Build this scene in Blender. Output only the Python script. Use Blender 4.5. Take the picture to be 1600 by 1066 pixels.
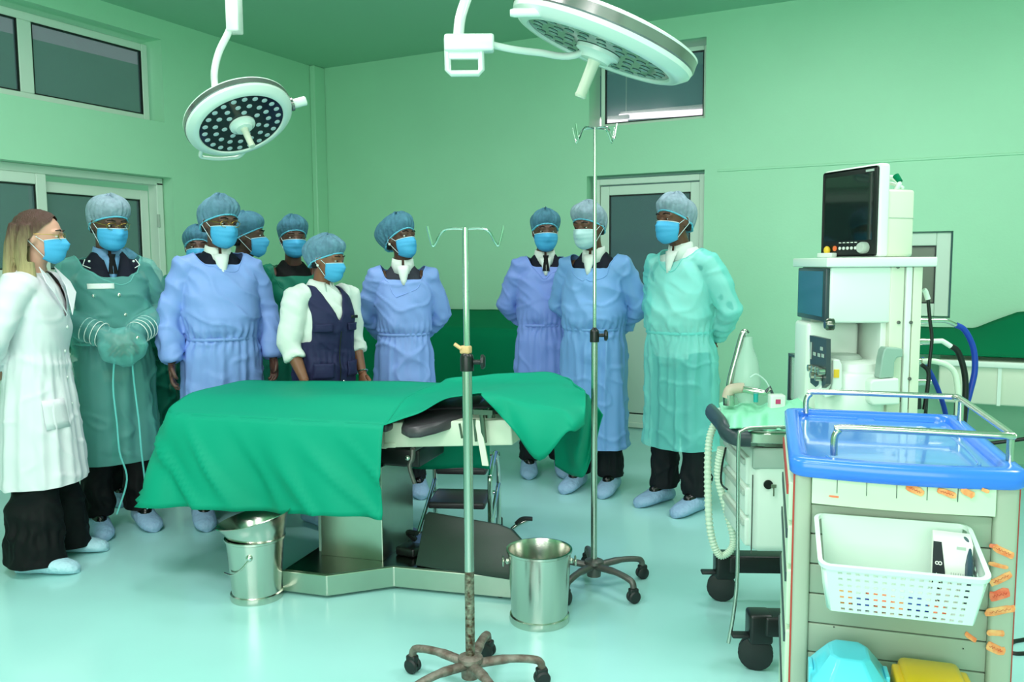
import bpy, bmesh, math, random
from mathutils import Vector, Matrix, noise
from math import sin, cos, pi, radians, sqrt, atan2
for o in list(bpy.data.objects): bpy.data.objects.remove(o)
SC = bpy.context.scene
COL = SC.collection
random.seed(4)
V = Vector

# ------------------------------------------------------------------ camera
FPX, PIT, YAW, ROLL, CH = 1294.05, 0.09143851, 0.47399603, -0.00650055, 1.38
_f0 = V((-sin(YAW), cos(YAW), 0)); _r0 = V((cos(YAW), sin(YAW), 0)); _u0 = V((0, 0, 1))
FW = _f0*cos(PIT) - _u0*sin(PIT); _up = _u0*cos(PIT) + _f0*sin(PIT)
RT = _r0*cos(ROLL) + _up*sin(ROLL); UP = _up*cos(ROLL) - _r0*sin(ROLL)
CP = V((0, 0, CH))
cam_d = bpy.data.cameras.new('camera'); cam = bpy.data.objects.new('camera', cam_d); COL.objects.link(cam)
m = Matrix((RT, UP, -FW)).transposed().to_4x4(); m.translation = CP
cam.matrix_world = m
cam_d.sensor_width = 36; cam_d.lens = FPX*36/1600; cam_d.clip_start = 0.05
SC.camera = cam

# ------------------------------------------------------------------ world, lights, exposure
w = bpy.data.worlds.new('world'); SC.world = w; w.use_nodes = True
w.node_tree.nodes['Background'].inputs[0].default_value = (0.75, 0.9, 0.95, 1)
w.node_tree.nodes['Background'].inputs[1].default_value = 0.8
SC.view_settings.view_transform = 'Standard'; SC.view_settings.look = 'None'
SC.view_settings.gamma = 1; SC.view_settings.use_curve_mapping = False
SC.view_settings.exposure = 0.0
def area(name, loc, sx, sy, power, col=(1, 0.945, 0.985)):
    l = bpy.data.lights.new(name, 'AREA'); l.shape = 'RECTANGLE'; l.size = sx; l.size_y = sy; l.energy = power; l.color = col
    o = bpy.data.objects.new(name, l); COL.objects.link(o); o.location = loc
    return o
area('ceiling_lamp', (-2.6, 1.3, 3.24), 1.2, 0.6, 40)
area('ceiling_lamp', (-0.3, 1.3, 3.24), 1.2, 0.6, 30)
area('ceiling_lamp', (-1.0, -0.8, 3.24), 1.2, 0.6, 50)
area('ceiling_lamp', (1.2, 3.4, 3.24), 0.6, 1.2, 45)
area('ceiling_lamp', (-0.9, 4.3, 3.24), 1.2, 0.5, 25)
area('ceiling_lamp', (-3.4, 3.2, 3.24), 0.9, 0.5, 25)
o = area('front_fill', (0.2, -2.3, 1.9), 4.5, 1.8, 120, (1, 0.95, 0.985)); o.rotation_euler = (radians(90), 0, 0)      # added broad fill light behind the camera; the front wall has no window

# pixel helpers: a pixel of the photo and a real depth, height or plane give a point in the room
def ray(px, py): return RT*((px-800)/FPX) - UP*((py-533)/FPX) + FW
def D(px, py, d): return CP + ray(px, py)*d
def FL(px, py, z=0.0):
    r = ray(px, py); return CP + r*((z-CH)/r.z)
def PY(px, py, Y):
    r = ray(px, py); return CP + r*(Y/r.y)
def PX(px, py, X):
    r = ray(px, py); return CP + r*(X/r.x)
def PN(px, py, o, n):
    r = ray(px, py); return CP + r*((o-CP).dot(n)/r.dot(n))
def depth(p): return (p-CP).dot(FW)
def uz(px, py, P):      # height where the pixel's ray crosses the depth of P
    n = V((FW.x, FW.y, 0)); r = ray(px, py); return (CP + r*((P-CP).dot(n)/r.dot(n))).z

# ------------------------------------------------------------------ materials
def lin(c): return tuple((x/12.92 if x <= 0.04045 else ((x+0.055)/1.055)**2.4) for x in c)
MATS = {}
def mat(name, rgb, rough=0.5, metal=0.0, alpha=1.0, bump=0.0, bscale=20.0, var=0.0, vscale=3.0, spec=0.5, srgb=True, trans=0.0, stretch=None, emit=0, ridge=0.0, sub=0, coat=0, rgb2=None, vrange=(0.35, 0.65)):
    c = lin(rgb) if srgb else rgb
    m = bpy.data.materials.new(name); m.use_nodes = True
    nt = m.node_tree; p = nt.nodes['Principled BSDF']
    p.inputs['Base Color'].default_value = (*c, 1); p.inputs['Roughness'].default_value = rough
    p.inputs['Metallic'].default_value = metal; p.inputs['Alpha'].default_value = alpha
    p.inputs['Specular IOR Level'].default_value = spec
    if trans: p.inputs['Transmission Weight'].default_value = trans
    if coat: p.inputs['Coat Weight'].default_value = coat
    if emit:
        p.inputs['Emission Color'].default_value = (*c, 1); p.inputs['Emission Strength'].default_value = emit
    if bump or var:
        tc = nt.nodes.new('ShaderNodeTexCoord'); mp = nt.nodes.new('ShaderNodeMapping')
        nt.links.new(tc.outputs['Object'], mp.inputs[0])
        if stretch: mp.inputs['Scale'].default_value = stretch
    if ridge:      # crushed-fabric creases
        tc = nt.nodes.new('ShaderNodeTexCoord')
        n = nt.nodes.new('ShaderNodeTexNoise'); n.noise_type = 'RIDGED_MULTIFRACTAL'; n.inputs['Scale'].default_value = 3.2; n.inputs['Detail'].default_value = 3; n.inputs['Distortion'].default_value = 0.6
        nt.links.new(tc.outputs['Object'], n.inputs[0])
        b = nt.nodes.new('ShaderNodeBump'); b.inputs['Strength'].default_value = ridge; b.inputs['Distance'].default_value = 0.02
        nt.links.new(n.outputs[0], b.inputs['Height']); nt.links.new(b.outputs[0], p.inputs['Normal'])
    elif bump:
        n = nt.nodes.new('ShaderNodeTexNoise'); n.inputs['Scale'].default_value = bscale; n.inputs['Detail'].default_value = 4
        nt.links.new(mp.outputs[0], n.inputs[0])
        b = nt.nodes.new('ShaderNodeBump'); b.inputs['Strength'].default_value = bump; b.inputs['Distance'].default_value = 0.02
        nt.links.new(n.outputs[0], b.inputs['Height']); nt.links.new(b.outputs[0], p.inputs['Normal'])
    if var:
        n2 = nt.nodes.new('ShaderNodeTexNoise'); n2.inputs['Scale'].default_value = vscale; n2.inputs['Detail'].default_value = 5
        nt.links.new(mp.outputs[0], n2.inputs[0])
        r = nt.nodes.new('ShaderNodeValToRGB')
        c2 = lin(rgb2) if rgb2 else tuple(x*(1-var) for x in c)
        r.color_ramp.elements[0].color = (*c2, 1); r.color_ramp.elements[0].position = vrange[0]
        r.color_ramp.elements[1].color = (*c, 1); r.color_ramp.elements[1].position = vrange[1]
        nt.links.new(n2.outputs[0], r.inputs[0]); nt.links.new(r.outputs[0], p.inputs['Base Color'])
    MATS[name] = m
    return m
M = MATS
mat('wall_paint', (0.70, 0.92, 0.775), 0.45, bump=0.05, bscale=60, var=0.05, vscale=1.2)
mat('ceiling_paint', (0.61, 0.81, 0.69), 0.5, bump=0.05, bscale=40)
mat('floor_epoxy', (0.66, 0.88, 0.86), 0.20, var=0.06, vscale=1.5, bump=0.02, bscale=4)
mat('frame_white', (0.86, 0.93, 0.87), 0.35)
mat('gasket', (0.05, 0.09, 0.08), 0.5)
mat('glass_dark', (0.40, 0.50, 0.52), 0.10, spec=0.5, alpha=0.6)
mat('glass_blue', (0.46, 0.60, 0.64), 0.12, spec=0.5, alpha=0.4)
mat('tube_light', (1.0, 0.93, 0.98), 0.5, emit=3)
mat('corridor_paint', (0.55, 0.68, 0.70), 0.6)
mat('glass_grey', (0.42, 0.47, 0.40), 0.25)
mat('door_panel', (0.82, 0.90, 0.84), 0.35)
mat('steel', (0.80, 0.80, 0.76), 0.2, metal=1.0, bump=0.02, bscale=200)
mat('steel_sheet', (0.75, 0.78, 0.72), 0.28, metal=1.0, var=0.08, vscale=6)
mat('steel_top', (0.45, 0.47, 0.43), 0.22, metal=1.0)
mat('chrome', (0.85, 0.86, 0.84), 0.1, metal=1.0)
mat('old_chrome', (0.74, 0.76, 0.72), 0.25, metal=1.0)
mat('rusty', (0.62, 0.62, 0.55), 0.5, metal=0.7, var=0.8, vscale=60, rgb2=(0.33, 0.22, 0.16), bump=0.4, bscale=80)
mat('base_grey', (0.42, 0.42, 0.40), 0.45, metal=0.6, var=0.2, vscale=25, bump=0.1, bscale=90)
mat('base_worn', (0.56, 0.53, 0.49), 0.55, metal=0.5, var=0.3, vscale=30, rgb2=(0.40, 0.34, 0.30), bump=0.2, bscale=90)
mat('black_rubber', (0.10, 0.12, 0.12), 0.5)
mat('black_plastic', (0.07, 0.08, 0.08), 0.35)
mat('pad_vinyl', (0.27, 0.25, 0.27), 0.35, bump=0.05, bscale=150)
mat('pad_green', (0.15, 0.20, 0.17), 0.45, bump=0.03, bscale=50)
mat('drape', (0.02, 0.61, 0.48), 0.6, ridge=0.35, bump=0.10, bscale=300, spec=0.2)
mat('drape_dark', (0.0, 0.47, 0.31), 0.8, bump=0.1, bscale=300, spec=0.1)
mat('drape_mint', (0.62, 0.93, 0.78), 0.7, bump=0.15, bscale=120, spec=0.2)
mat('white_plastic', (0.90, 0.95, 0.90), 0.3)
mat('cream_plastic', (0.86, 0.89, 0.80), 0.35)
mat('grey_plastic', (0.70, 0.76, 0.71), 0.4)
mat('green_grey', (0.58, 0.70, 0.64), 0.4)
mat('lamp_white', (0.93, 0.98, 0.94), 0.25, coat=0.3)
mat('lamp_band', (0.62, 0.60, 0.60), 0.2, metal=0.8)
mat('lamp_face', (0.07, 0.12, 0.14), 0.12)
mat('lamp_face_grey', (0.33, 0.45, 0.41), 0.08)
mat('lens_white', (0.80, 0.86, 0.87), 0.15)
mat('lens_grey', (0.50, 0.62, 0.58), 0.1)
mat('screen_glass', (0.05, 0.10, 0.09), 0.06, coat=0.5)
mat('screen_teal', (0.10, 0.36, 0.38), 0.12, emit=0.15)
mat('panel_dark', (0.20, 0.26, 0.28), 0.35)
mat('orange', (0.95, 0.45, 0.25), 0.5)
mat('tape_orange', (0.95, 0.52, 0.30), 0.7, var=0.4, vscale=60, rgb2=(0.98, 0.74, 0.48))
mat('tape_red', (0.93, 0.38, 0.26), 0.7, var=0.3, vscale=60, rgb2=(0.98, 0.55, 0.40))
mat('red_trim', (0.72, 0.25, 0.20), 0.5)
mat('pink_label', (0.80, 0.25, 0.45), 0.5)
mat('yellow_label', (0.93, 0.78, 0.20), 0.5)
mat('tray_blue', (0.22, 0.50, 0.93), 0.25, coat=0.2)
mat('tray_clear', (0.32, 0.58, 0.90), 0.12, coat=0.5)
mat('cart_body', (0.66, 0.71, 0.63), 0.45)
mat('cart_panel', (0.60, 0.66, 0.58), 0.5)
mat('cart_strip', (0.83, 0.92, 0.80), 0.4)
mat('basket_white', (0.84, 0.92, 0.87), 0.4)
mat('bin_cyan', (0.36, 0.83, 0.90), 0.3, coat=0.2)
mat('bin_yellow', (0.97, 0.78, 0.08), 0.3, coat=0.2)
mat('card_white', (0.92, 0.94, 0.90), 0.6)
mat('card_black', (0.10, 0.13, 0.15), 0.5)
mat('foil_dark', (0.20, 0.30, 0.36), 0.2)
mat('hose_blue', (0.06, 0.24, 0.66), 0.4)
mat('hose_black', (0.03, 0.05, 0.04), 0.4)
mat('hose_white', (0.86, 0.93, 0.84), 0.4)
mat('hose_clear', (0.82, 0.92, 0.88), 0.3, alpha=0.75)
mat('bag_clear', (0.85, 0.95, 0.90), 0.2, alpha=0.35)
mat('tan_plastic', (0.78, 0.72, 0.64), 0.4)
mat('teal_plastic', (0.10, 0.65, 0.62), 0.4)
mat('tape_masking', (0.86, 0.70, 0.50), 0.7)
# people
mat('skin_light', (0.86, 0.64, 0.55), 0.5, bump=0.03, bscale=80, var=0.06, vscale=12)
mat('skin_brown', (0.42, 0.27, 0.20), 0.45, bump=0.03, bscale=80, var=0.1, vscale=12)
mat('skin_dark', (0.37, 0.25, 0.20), 0.42, bump=0.03, bscale=80, var=0.1, vscale=12)
mat('skin_mid', (0.55, 0.36, 0.26), 0.45, bump=0.03, bscale=80, var=0.1, vscale=12)
mat('eye_white', (0.85, 0.82, 0.78), 0.2)
mat('iris_dark', (0.08, 0.05, 0.04), 0.1)
mat('hair_black', (0.05, 0.045, 0.045), 0.6, bump=0.4, bscale=120)
mat('mask_blue', (0.30, 0.70, 0.90), 0.65, bump=0.06, bscale=150)
mat('mask_white', (0.74, 0.87, 0.88), 0.65, bump=0.06, bscale=150)
mat('mask_edge', (0.85, 0.93, 0.95), 0.6)
mat('cap_blue', (0.50, 0.68, 0.78), 0.8, alpha=0.75, bump=0.35, bscale=55, var=0.25, vscale=30, spec=0.15)
mat('cap_teal', (0.38, 0.60, 0.70), 0.8, alpha=0.80, bump=0.35, bscale=55, var=0.25, vscale=30, spec=0.15)
mat('cap_pale', (0.66, 0.76, 0.82), 0.8, alpha=0.78, bump=0.35, bscale=55, var=0.2, vscale=30, spec=0.15)
mat('cap_band', (0.45, 0.82, 0.93), 0.7, bump=0.5, bscale=90)
mat('gown_blue', (0.55, 0.67, 0.92), 0.45, ridge=1.0, bscale=16, var=0.05, vscale=5, spec=0.25)
mat('gown_violet', (0.52, 0.62, 0.90), 0.45, ridge=1.0, bscale=16, var=0.05, vscale=5, spec=0.25)
mat('gown_sky', (0.50, 0.68, 0.90), 0.45, ridge=1.0, bscale=16, var=0.05, vscale=5, spec=0.25)
mat('gown_teal', (0.52, 0.93, 0.90), 0.45, alpha=0.62, ridge=0.8, bscale=16, spec=0.3)
mat('gown_green', (0.50, 0.84, 0.80), 0.42, alpha=0.42, ridge=1.0, bscale=16, spec=0.3)
mat('gown_deep', (0.12, 0.56, 0.45), 0.5, alpha=0.72, ridge=0.5, bscale=16, spec=0.3)
mat('coat_white', (0.90, 0.90, 0.91), 0.6, ridge=0.25, bscale=14, spec=0.2)
mat('shirt_white', (0.92, 0.95, 0.92), 0.7, bump=0.12, bscale=18, spec=0.2)
mat('shirt_blue', (0.45, 0.62, 0.78), 0.7)
mat('suit_navy', (0.085, 0.10, 0.16), 0.7, bump=0.1, bscale=30, spec=0.2)
mat('suit_black', (0.05, 0.06, 0.065), 0.7, bump=0.1, bscale=30, spec=0.2)
mat('suit_grey', (0.22, 0.23, 0.27), 0.7, bump=0.1, bscale=60, spec=0.2)
mat('vest_navy', (0.16, 0.17, 0.31), 0.65, bump=0.15, bscale=20, spec=0.25)
mat('trouser_dark', (0.09, 0.11, 0.12), 0.7, bump=0.12, bscale=16, spec=0.2)
mat('leather_black', (0.03, 0.03, 0.03), 0.25)
mat('cover_blue', (0.60, 0.74, 0.86), 0.45, alpha=0.92, bump=0.6, bscale=35, spec=0.4)
mat('cover_white', (0.72, 0.88, 0.93), 0.45, bump=0.6, bscale=35, spec=0.4)
mat('gold', (0.8, 0.65, 0.3), 0.3, metal=1)
# blonde ends, brown roots: the hair's own colour runs along its length
def hair_mat():
    m = mat('hair_ombre', (0.4, 0.3, 0.25), 0.5, bump=0.5, bscale=60, stretch=(4, 4, 0.35))
    nt = m.node_tree; p = nt.nodes['Principled BSDF']
    tc = nt.nodes.new('ShaderNodeTexCoord'); sp = nt.nodes.new('ShaderNodeSeparateXYZ'); nt.links.new(tc.outputs['Object'], sp.inputs[0])
    n = nt.nodes.new('ShaderNodeTexNoise'); n.inputs['Scale'].default_value = 25
    mp = nt.nodes.new('ShaderNodeMapping'); mp.inputs['Scale'].default_value = (3, 3, 0.4)
    nt.links.new(tc.outputs['Object'], mp.inputs[0]); nt.links.new(mp.outputs[0], n.inputs[0])
    ma = nt.nodes.new('ShaderNodeMath'); ma.operation = 'MULTIPLY_ADD'; ma.inputs[1].default_value = 0.14
    nt.links.new(n.outputs[0], ma.inputs[0]); nt.links.new(sp.outputs['Z'], ma.inputs[2])
    mr = nt.nodes.new('ShaderNodeMapRange'); mr.inputs[1].default_value = 1.40; mr.inputs[2].default_value = 1.64
    nt.links.new(ma.outputs[0], mr.inputs[0])
    r = nt.nodes.new('ShaderNodeValToRGB'); r.color_ramp.elements[0].color = (*lin((0.74, 0.68, 0.48)), 1); r.color_ramp.elements[1].color = (*lin((0.33, 0.21, 0.17)), 1)
    nt.links.new(mr.outputs[0], r.inputs[0]); nt.links.new(r.outputs[0], p.inputs['Base Color'])
hair_mat()

# ------------------------------------------------------------------ mesh builder
FLIP = [False]      # the workstation is laid out left-handed
class MB:
    def __init__(s): s.v = []; s.f = []; s.m = []; s.mats = []
    def _mi(s, mt):
        if mt not in s.mats: s.mats.append(mt)
        return s.mats.index(mt)
    def add(s, vs, fs, mt=None, M=None):
        b = len(s.v); k = s._mi(mt)
        for p in vs: s.v.append(tuple(M @ V(p)) if M else tuple(p))
        for f in fs: s.f.append([b+i for i in f]); s.m.append(k)
        return s
    def box(s, x0, y0, z0, x1, y1, z1, mt=None, M=None, bev=0.0):
        if bev <= 0:
            vs = [(x0,y0,z0),(x1,y0,z0),(x1,y1,z0),(x0,y1,z0),(x0,y0,z1),(x1,y0,z1),(x1,y1,z1),(x0,y1,z1)]
            return s.add(vs, [(0,3,2,1),(4,5,6,7),(0,1,5,4),(1,2,6,5),(2,3,7,6),(3,0,4,7)], mt, M)
        bm = bmesh.new(); bmesh.ops.create_cube(bm, size=1)
        for v in bm.verts: v.co = V(((x0+x1)/2+v.co.x*(x1-x0), (y0+y1)/2+v.co.y*(y1-y0), (z0+z1)/2+v.co.z*(z1-z0)))
        bmesh.ops.bevel(bm, geom=bm.edges[:], offset=bev, segments=3, profile=0.5, affect='EDGES')
        bm.verts.index_update()
        s.add([tuple(v.co) for v in bm.verts], [[v.index for v in f.verts] for f in bm.faces], mt, M); bm.free()
        return s
    def rings(s, R, mt=None, M=None, cap=True, close=False):
        n = len(R[0]); vs = [p for r in R for p in r]; fs = []
        for i in range(len(R)-1):
            for j in range(n):
                a = i*n+j; b = i*n+(j+1) % n
                fs.append((a, b, b+n, a+n))
        if close:
            i = len(R)-1
            for j in range(n): fs.append((i*n+j, i*n+(j+1) % n, (j+1) % n, j))
        elif cap:
            fs.append(list(range(n))[::-1]); fs.append([(len(R)-1)*n+j for j in range(n)])
        return s.add(vs, fs, mt, M)
    def lathe(s, prof, seg=32, mt=None, M=None, cap=False, a0=0):
        R = [[(r*cos(2*pi*k/seg+a0), r*sin(2*pi*k/seg+a0), z) for k in range(seg)] for r, z in prof]
        return s.rings(R, mt, M, cap)
    def tube(s, pts, r, seg=10, mt=None, M=None, up=None, cap=True, close=False):
        pts = [V(p) for p in pts]; n = len(pts); R = []
        t0 = (pts[1]-pts[0]).normalized()
        ref = V(up) if up else (V((0, 0, 1)) if abs(t0.z) < 0.9 else V((0, 1, 0)))
        u = (ref - t0*ref.dot(t0)).normalized()
        for i in range(n):
            if close: t = (pts[(i+1) % n]-pts[i-1]).normalized()
            else: t = (pts[min(i+1, n-1)]-pts[max(i-1, 0)]).normalized()
            u2 = u - t*u.dot(t)
            if u2.length > 1e-5: u = u2.normalized()
            w = t.cross(u)
            rr = r[i] if isinstance(r, list) else r
            a, b = rr if isinstance(rr, (list, tuple)) else (rr, rr)
            R.append([pts[i] + w*(a*cos(2*pi*k/seg)) + u*(b*sin(2*pi*k/seg)) for k in range(seg)])
        return s.rings(R, mt, M, cap, close)
    def ell(s, c, r, seg=16, rows=10, mt=None, M=None):
        R = []
        for i in range(rows+1):
            t = pi*i/rows; t = min(max(t, 0.02), pi-0.02)
            R.append([(c[0]+r[0]*sin(t)*cos(2*pi*k/seg), c[1]+r[1]*sin(t)*sin(2*pi*k/seg), c[2]-r[2]*cos(t)) for k in range(seg)])
        return s.rings(R, mt, M, True)
    def prism(s, poly, z0, z1, mt=None, M=None):
        n = len(poly); vs = [(p[0], p[1], z0) for p in poly]+[(p[0], p[1], z1) for p in poly]
        return s.add(vs, [list(range(n))[::-1], [n+i for i in range(n)]]+[(i, (i+1) % n, n+(i+1) % n, n+i) for i in range(n)], mt, M)
    def slab(s, pts, off, mt=None):
        n = len(pts); vs = [tuple(p) for p in pts]+[tuple(V(p)+V(off)) for p in pts]
        return s.add(vs, [list(range(n)), [n+i for i in range(n)][::-1]]+[(i, n+i, n+(i+1) % n, (i+1) % n) for i in range(n)], mt)
    def grid(s, G, mt=None):
        a, b = len(G), len(G[0]); vs = [tuple(p) for r in G for p in r]
        return s.add(vs, [(i*b+j, i*b+j+1, (i+1)*b+j+1, (i+1)*b+j) for i in range(a-1) for j in range(b-1)], mt)
    def mesh(s, name, mt=None):
        vv = [(p[0], -p[1], p[2]) for p in s.v] if FLIP[0] else s.v
        me = bpy.data.meshes.new(name); me.from_pydata(vv, [], s.f)
        for k in s.mats: me.materials.append(MATS[k or mt])
        me.polygons.foreach_set('material_index', s.m)
        bm = bmesh.new(); bm.from_mesh(me); bmesh.ops.recalc_face_normals(bm, faces=bm.faces); bm.to_mesh(me); bm.free()
        return me
    def build(s, name, mt=None, parent=None, smooth=40, M=None, solid=0, sub=0, bev=0):
        me = s.mesh(name, mt); o = bpy.data.objects.new(name, me); COL.objects.link(o)
        if smooth:
            me.polygons.foreach_set('use_smooth', [True]*len(me.polygons))
            if smooth < 180:
                me.set_sharp_from_angle(angle=radians(smooth))
        if M is not None: o.matrix_world = M
        if parent: o.parent = parent
        if bev:
            b = o.modifiers.new('bevel', 'BEVEL'); b.width = bev; b.segments = 2; b.limit_method = 'ANGLE'
        if solid:
            k = o.modifiers.new('solid', 'SOLIDIFY'); k.thickness = solid; k.offset = 0
        if sub:
            k = o.modifiers.new('sub', 'SUBSURF'); k.levels = sub; k.render_levels = sub
        return o
def arc(c, a, b, n=8):   # points of a quadratic curve from c to b bending at a
    return [V(c)*(1-t)**2+V(a)*2*t*(1-t)+V(b)*t*t for t in [i/n for i in range(n+1)]]
def spline(pts, n=6):
    pts = [V(p) for p in pts]; out = []
    for i in range(len(pts)-1):
        p0 = pts[max(i-1, 0)]; p1 = pts[i]; p2 = pts[i+1]; p3 = pts[min(i+2, len(pts)-1)]
        for k in range(n):
            t = k/n
            out.append(0.5*((2*p1)+(p2-p0)*t+(2*p0-5*p1+4*p2-p3)*t*t+(3*p1-p0-3*p2+p3)*t**3))
    out.append(pts[-1]); return out
def tag(o, label=None, cat=None, group=None, kind=None):
    if label: o['label'] = label
    if cat: o['category'] = cat
    if group: o['group'] = group
    if kind: o['kind'] = kind
    return o
def thing(name, label, cat, loc=(0, 0, 0), rz=0, group=None):
    o = bpy.data.objects.new(name, None); COL.objects.link(o); o.location = loc; o.rotation_euler = (0, 0, rz)
    o.empty_display_size = 0.1
    return tag(o, label, cat, group)
def frameM(o, x, y, z):
    m = Matrix((V(x).normalized(), V(y).normalized(), V(z).normalized())).transposed().to_4x4(); m.translation = V(o); return m
def voxel(mb, size, smooth=2):
    me = mb.mesh('tmp', 'white_plastic'); o = bpy.data.objects.new('tmp', me); COL.objects.link(o)
    md = o.modifiers.new('r', 'REMESH'); md.mode = 'VOXEL'; md.voxel_size = size; md.use_smooth_shade = True
    if smooth:
        s = o.modifiers.new('s', 'SMOOTH'); s.iterations = smooth; s.factor = 0.6
    dg = bpy.context.evaluated_depsgraph_get()
    out = bpy.data.meshes.new_from_object(o.evaluated_get(dg))
    bpy.data.objects.remove(o); bpy.data.meshes.remove(me)
    return out
def put(me, name, mt, parent, M=None):
    me.name = name; me.materials.clear(); me.materials.append(MATS[mt])
    o = bpy.data.objects.new(name, me); COL.objects.link(o)
    me.polygons.foreach_set('use_smooth', [True]*len(me.polygons))
    if parent: o.parent = parent
    return o

# ------------------------------------------------------------------ the room
XL, YB, ZC, XR, YF = -5.441, 6.535, 3.3, 3.2, -2.4
def wall_grid(axis, pos, thick, a0, a1, z0, z1, holes, name):
    # a wall with real openings, built of the blocks between them; axis 'y': runs along x at y=pos
    As = sorted({a0, a1}|{h[0] for h in holes}|{h[1] for h in holes}); Zs = sorted({z0, z1}|{h[2] for h in holes}|{h[3] for h in holes})
    b = MB()
    for i in range(len(As)-1):
        for j in range(len(Zs)-1):
            ca, cz = (As[i]+As[i+1])/2, (Zs[j]+Zs[j+1])/2
            if any(h[0] < ca < h[1] and h[2] < cz < h[3] for h in holes): continue
            if axis == 'y': b.box(As[i], pos, Zs[j], As[i+1], pos+thick, Zs[j+1])
            else: b.box(pos-thick, As[i], Zs[j], pos, As[i+1], Zs[j+1])
    bm = bmesh.new(); me = b.mesh(name, 'wall_paint'); bm.from_mesh(me)
    bmesh.ops.remove_doubles(bm, verts=bm.verts, dist=1e-4)
    seen = {}
    for f in bm.faces: seen.setdefault(tuple(sorted(v.index for v in f.verts)), []).append(f)
    bmesh.ops.delete(bm, geom=[f for l in seen.values() if len(l) > 1 for f in l], context='FACES_ONLY')
    bm.to_mesh(me); bm.free()
    o = bpy.data.objects.new(name, me); COL.objects.link(o); return tag(o, kind='structure')
HB = [(-2.62, -1.651, 2.51, 3.125), (-2.64, -1.651, 0.0, 2.115), (-0.75, 0.087, 0.99, 1.597)]
HL = [(1.1, 4.66, 2.51, 3.145), (0.9, 4.71, 0.0, 2.088)]
wall_grid('y', YB, 0.25, XL-0.25, XR+0.2, 0, ZC, HB, 'wall_back')
wall_grid('x', XL, 0.25, YF, YB, 0, ZC, HL, 'wall_left')
tag(MB().box(XR, YF, 0, XR+0.2, YB, ZC).build('wall_right', 'wall_paint'), kind='structure')
tag(MB().box(XL-0.25, YF-0.2, 0, XR+0.2, YF, ZC).build('wall_front', 'wall_paint'), kind='structure')
tag(MB().box(XL-0.25, YF-0.2, ZC, XR+0.2, YB+1.7, ZC+0.15).build('ceiling', 'ceiling_paint'), kind='structure')
tag(MB().box(XL-0.25, YF-0.2, -0.1, XR+0.2, YB+0.25, 0).build('floor', 'floor_epoxy'), kind='structure')
# slim pier that blunts the corner, and the shallow plaster ledge along the back wall
tag(MB().prism([(XL, YB), (XL, YB-0.16), (XL+0.06, YB-0.16), (XL+0.06, YB)], 0, ZC).build('trim_1', 'wall_paint', bev=0.01), kind='structure')
z1 = PY(1300, 256, YB).z
tag(MB().box(-1.55, YB-0.008, z1-0.012, 0.75, YB+0.01, z1+0.004).build('trim_2', 'wall_paint', bev=0.003), kind='structure')

def rect_frame(b, axis, pos, th, a0, a1, z0, z1, w, mt=None):
    for (p, q, r, s) in ((a0, a0+w, z0, z1), (a1-w, a1, z0, z1), (a0+w, a1-w, z0, z0+w), (a0+w, a1-w, z1-w, z1)):
        if axis == 'y': b.box(p, pos, r, q, pos+th, s, mt)
        else: b.box(pos-th, p, r, pos, q, s, mt)
def pane_box(axis, pos, th, a0, a1, z0, z1, m):
    b = MB()
    if axis == 'y': b.box(a0, pos, z0, a1, pos+th, z1)
    else: b.box(pos-th, a0, z0, pos, a1, z1)
    return b.build('pane', m, smooth=0)
def window(n, axis, face, rec, a0, a1, z0, z1, mull, w=0.05, gm='glass_dark', name='window'):
    root = thing(f'{name}_{n}', None, None); tag(root, kind='structure')
    sg = 1 if axis == 'y' else -1
    pos = face + rec*sg
    b = MB(); rect_frame(b, axis, pos, 0.05, a0, a1, z0, z1, w)
    b.build('window_frame', 'frame_white', root, bev=0.006)
    edges = [a0+w]+[x for mm in mull for x in (mm-w*0.9, mm+w*0.9)]+[a1-w]
    for mm in mull:
        b = MB()
        if axis == 'y': b.box(mm-w*0.9, pos, z0+w, mm+w*0.9, pos+0.05, z1-w)
        else: b.box(pos-0.05, mm-w*0.9, z0+w, pos, mm+w*0.9, z1-w)
        b.build('mullion', 'frame_white', root, bev=0.006)
    for i in range(0, len(edges), 2):
        e0, e1 = edges[i], edges[i+1]
        g = MB(); rect_frame(g, axis, pos+0.004*sg, 0.03, e0, e1, z0+w, z1-w, 0.008)
        g.build('gasket', 'gasket', root)
        p = pane_box(axis, pos+0.02*sg, 0.008, e0, e1, z0+w, z1-w, gm); p.parent = root
    return root
window(1, 'x', XL, 0.09, 1.1, 4.60, 2.51, 3.10, [2.37, 3.62], 0.055)
window(2, 'y', YB, 0.09, -2.55, -1.655, 2.51, 3.085, [], 0.035, 'glass_blue')
# light strip of the corridor beyond, seen in the upper window
window(3, 'y', YB, 0.03, -0.72, 0.075, 1.0, 1.587, [], 0.09, 'glass_grey')
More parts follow.
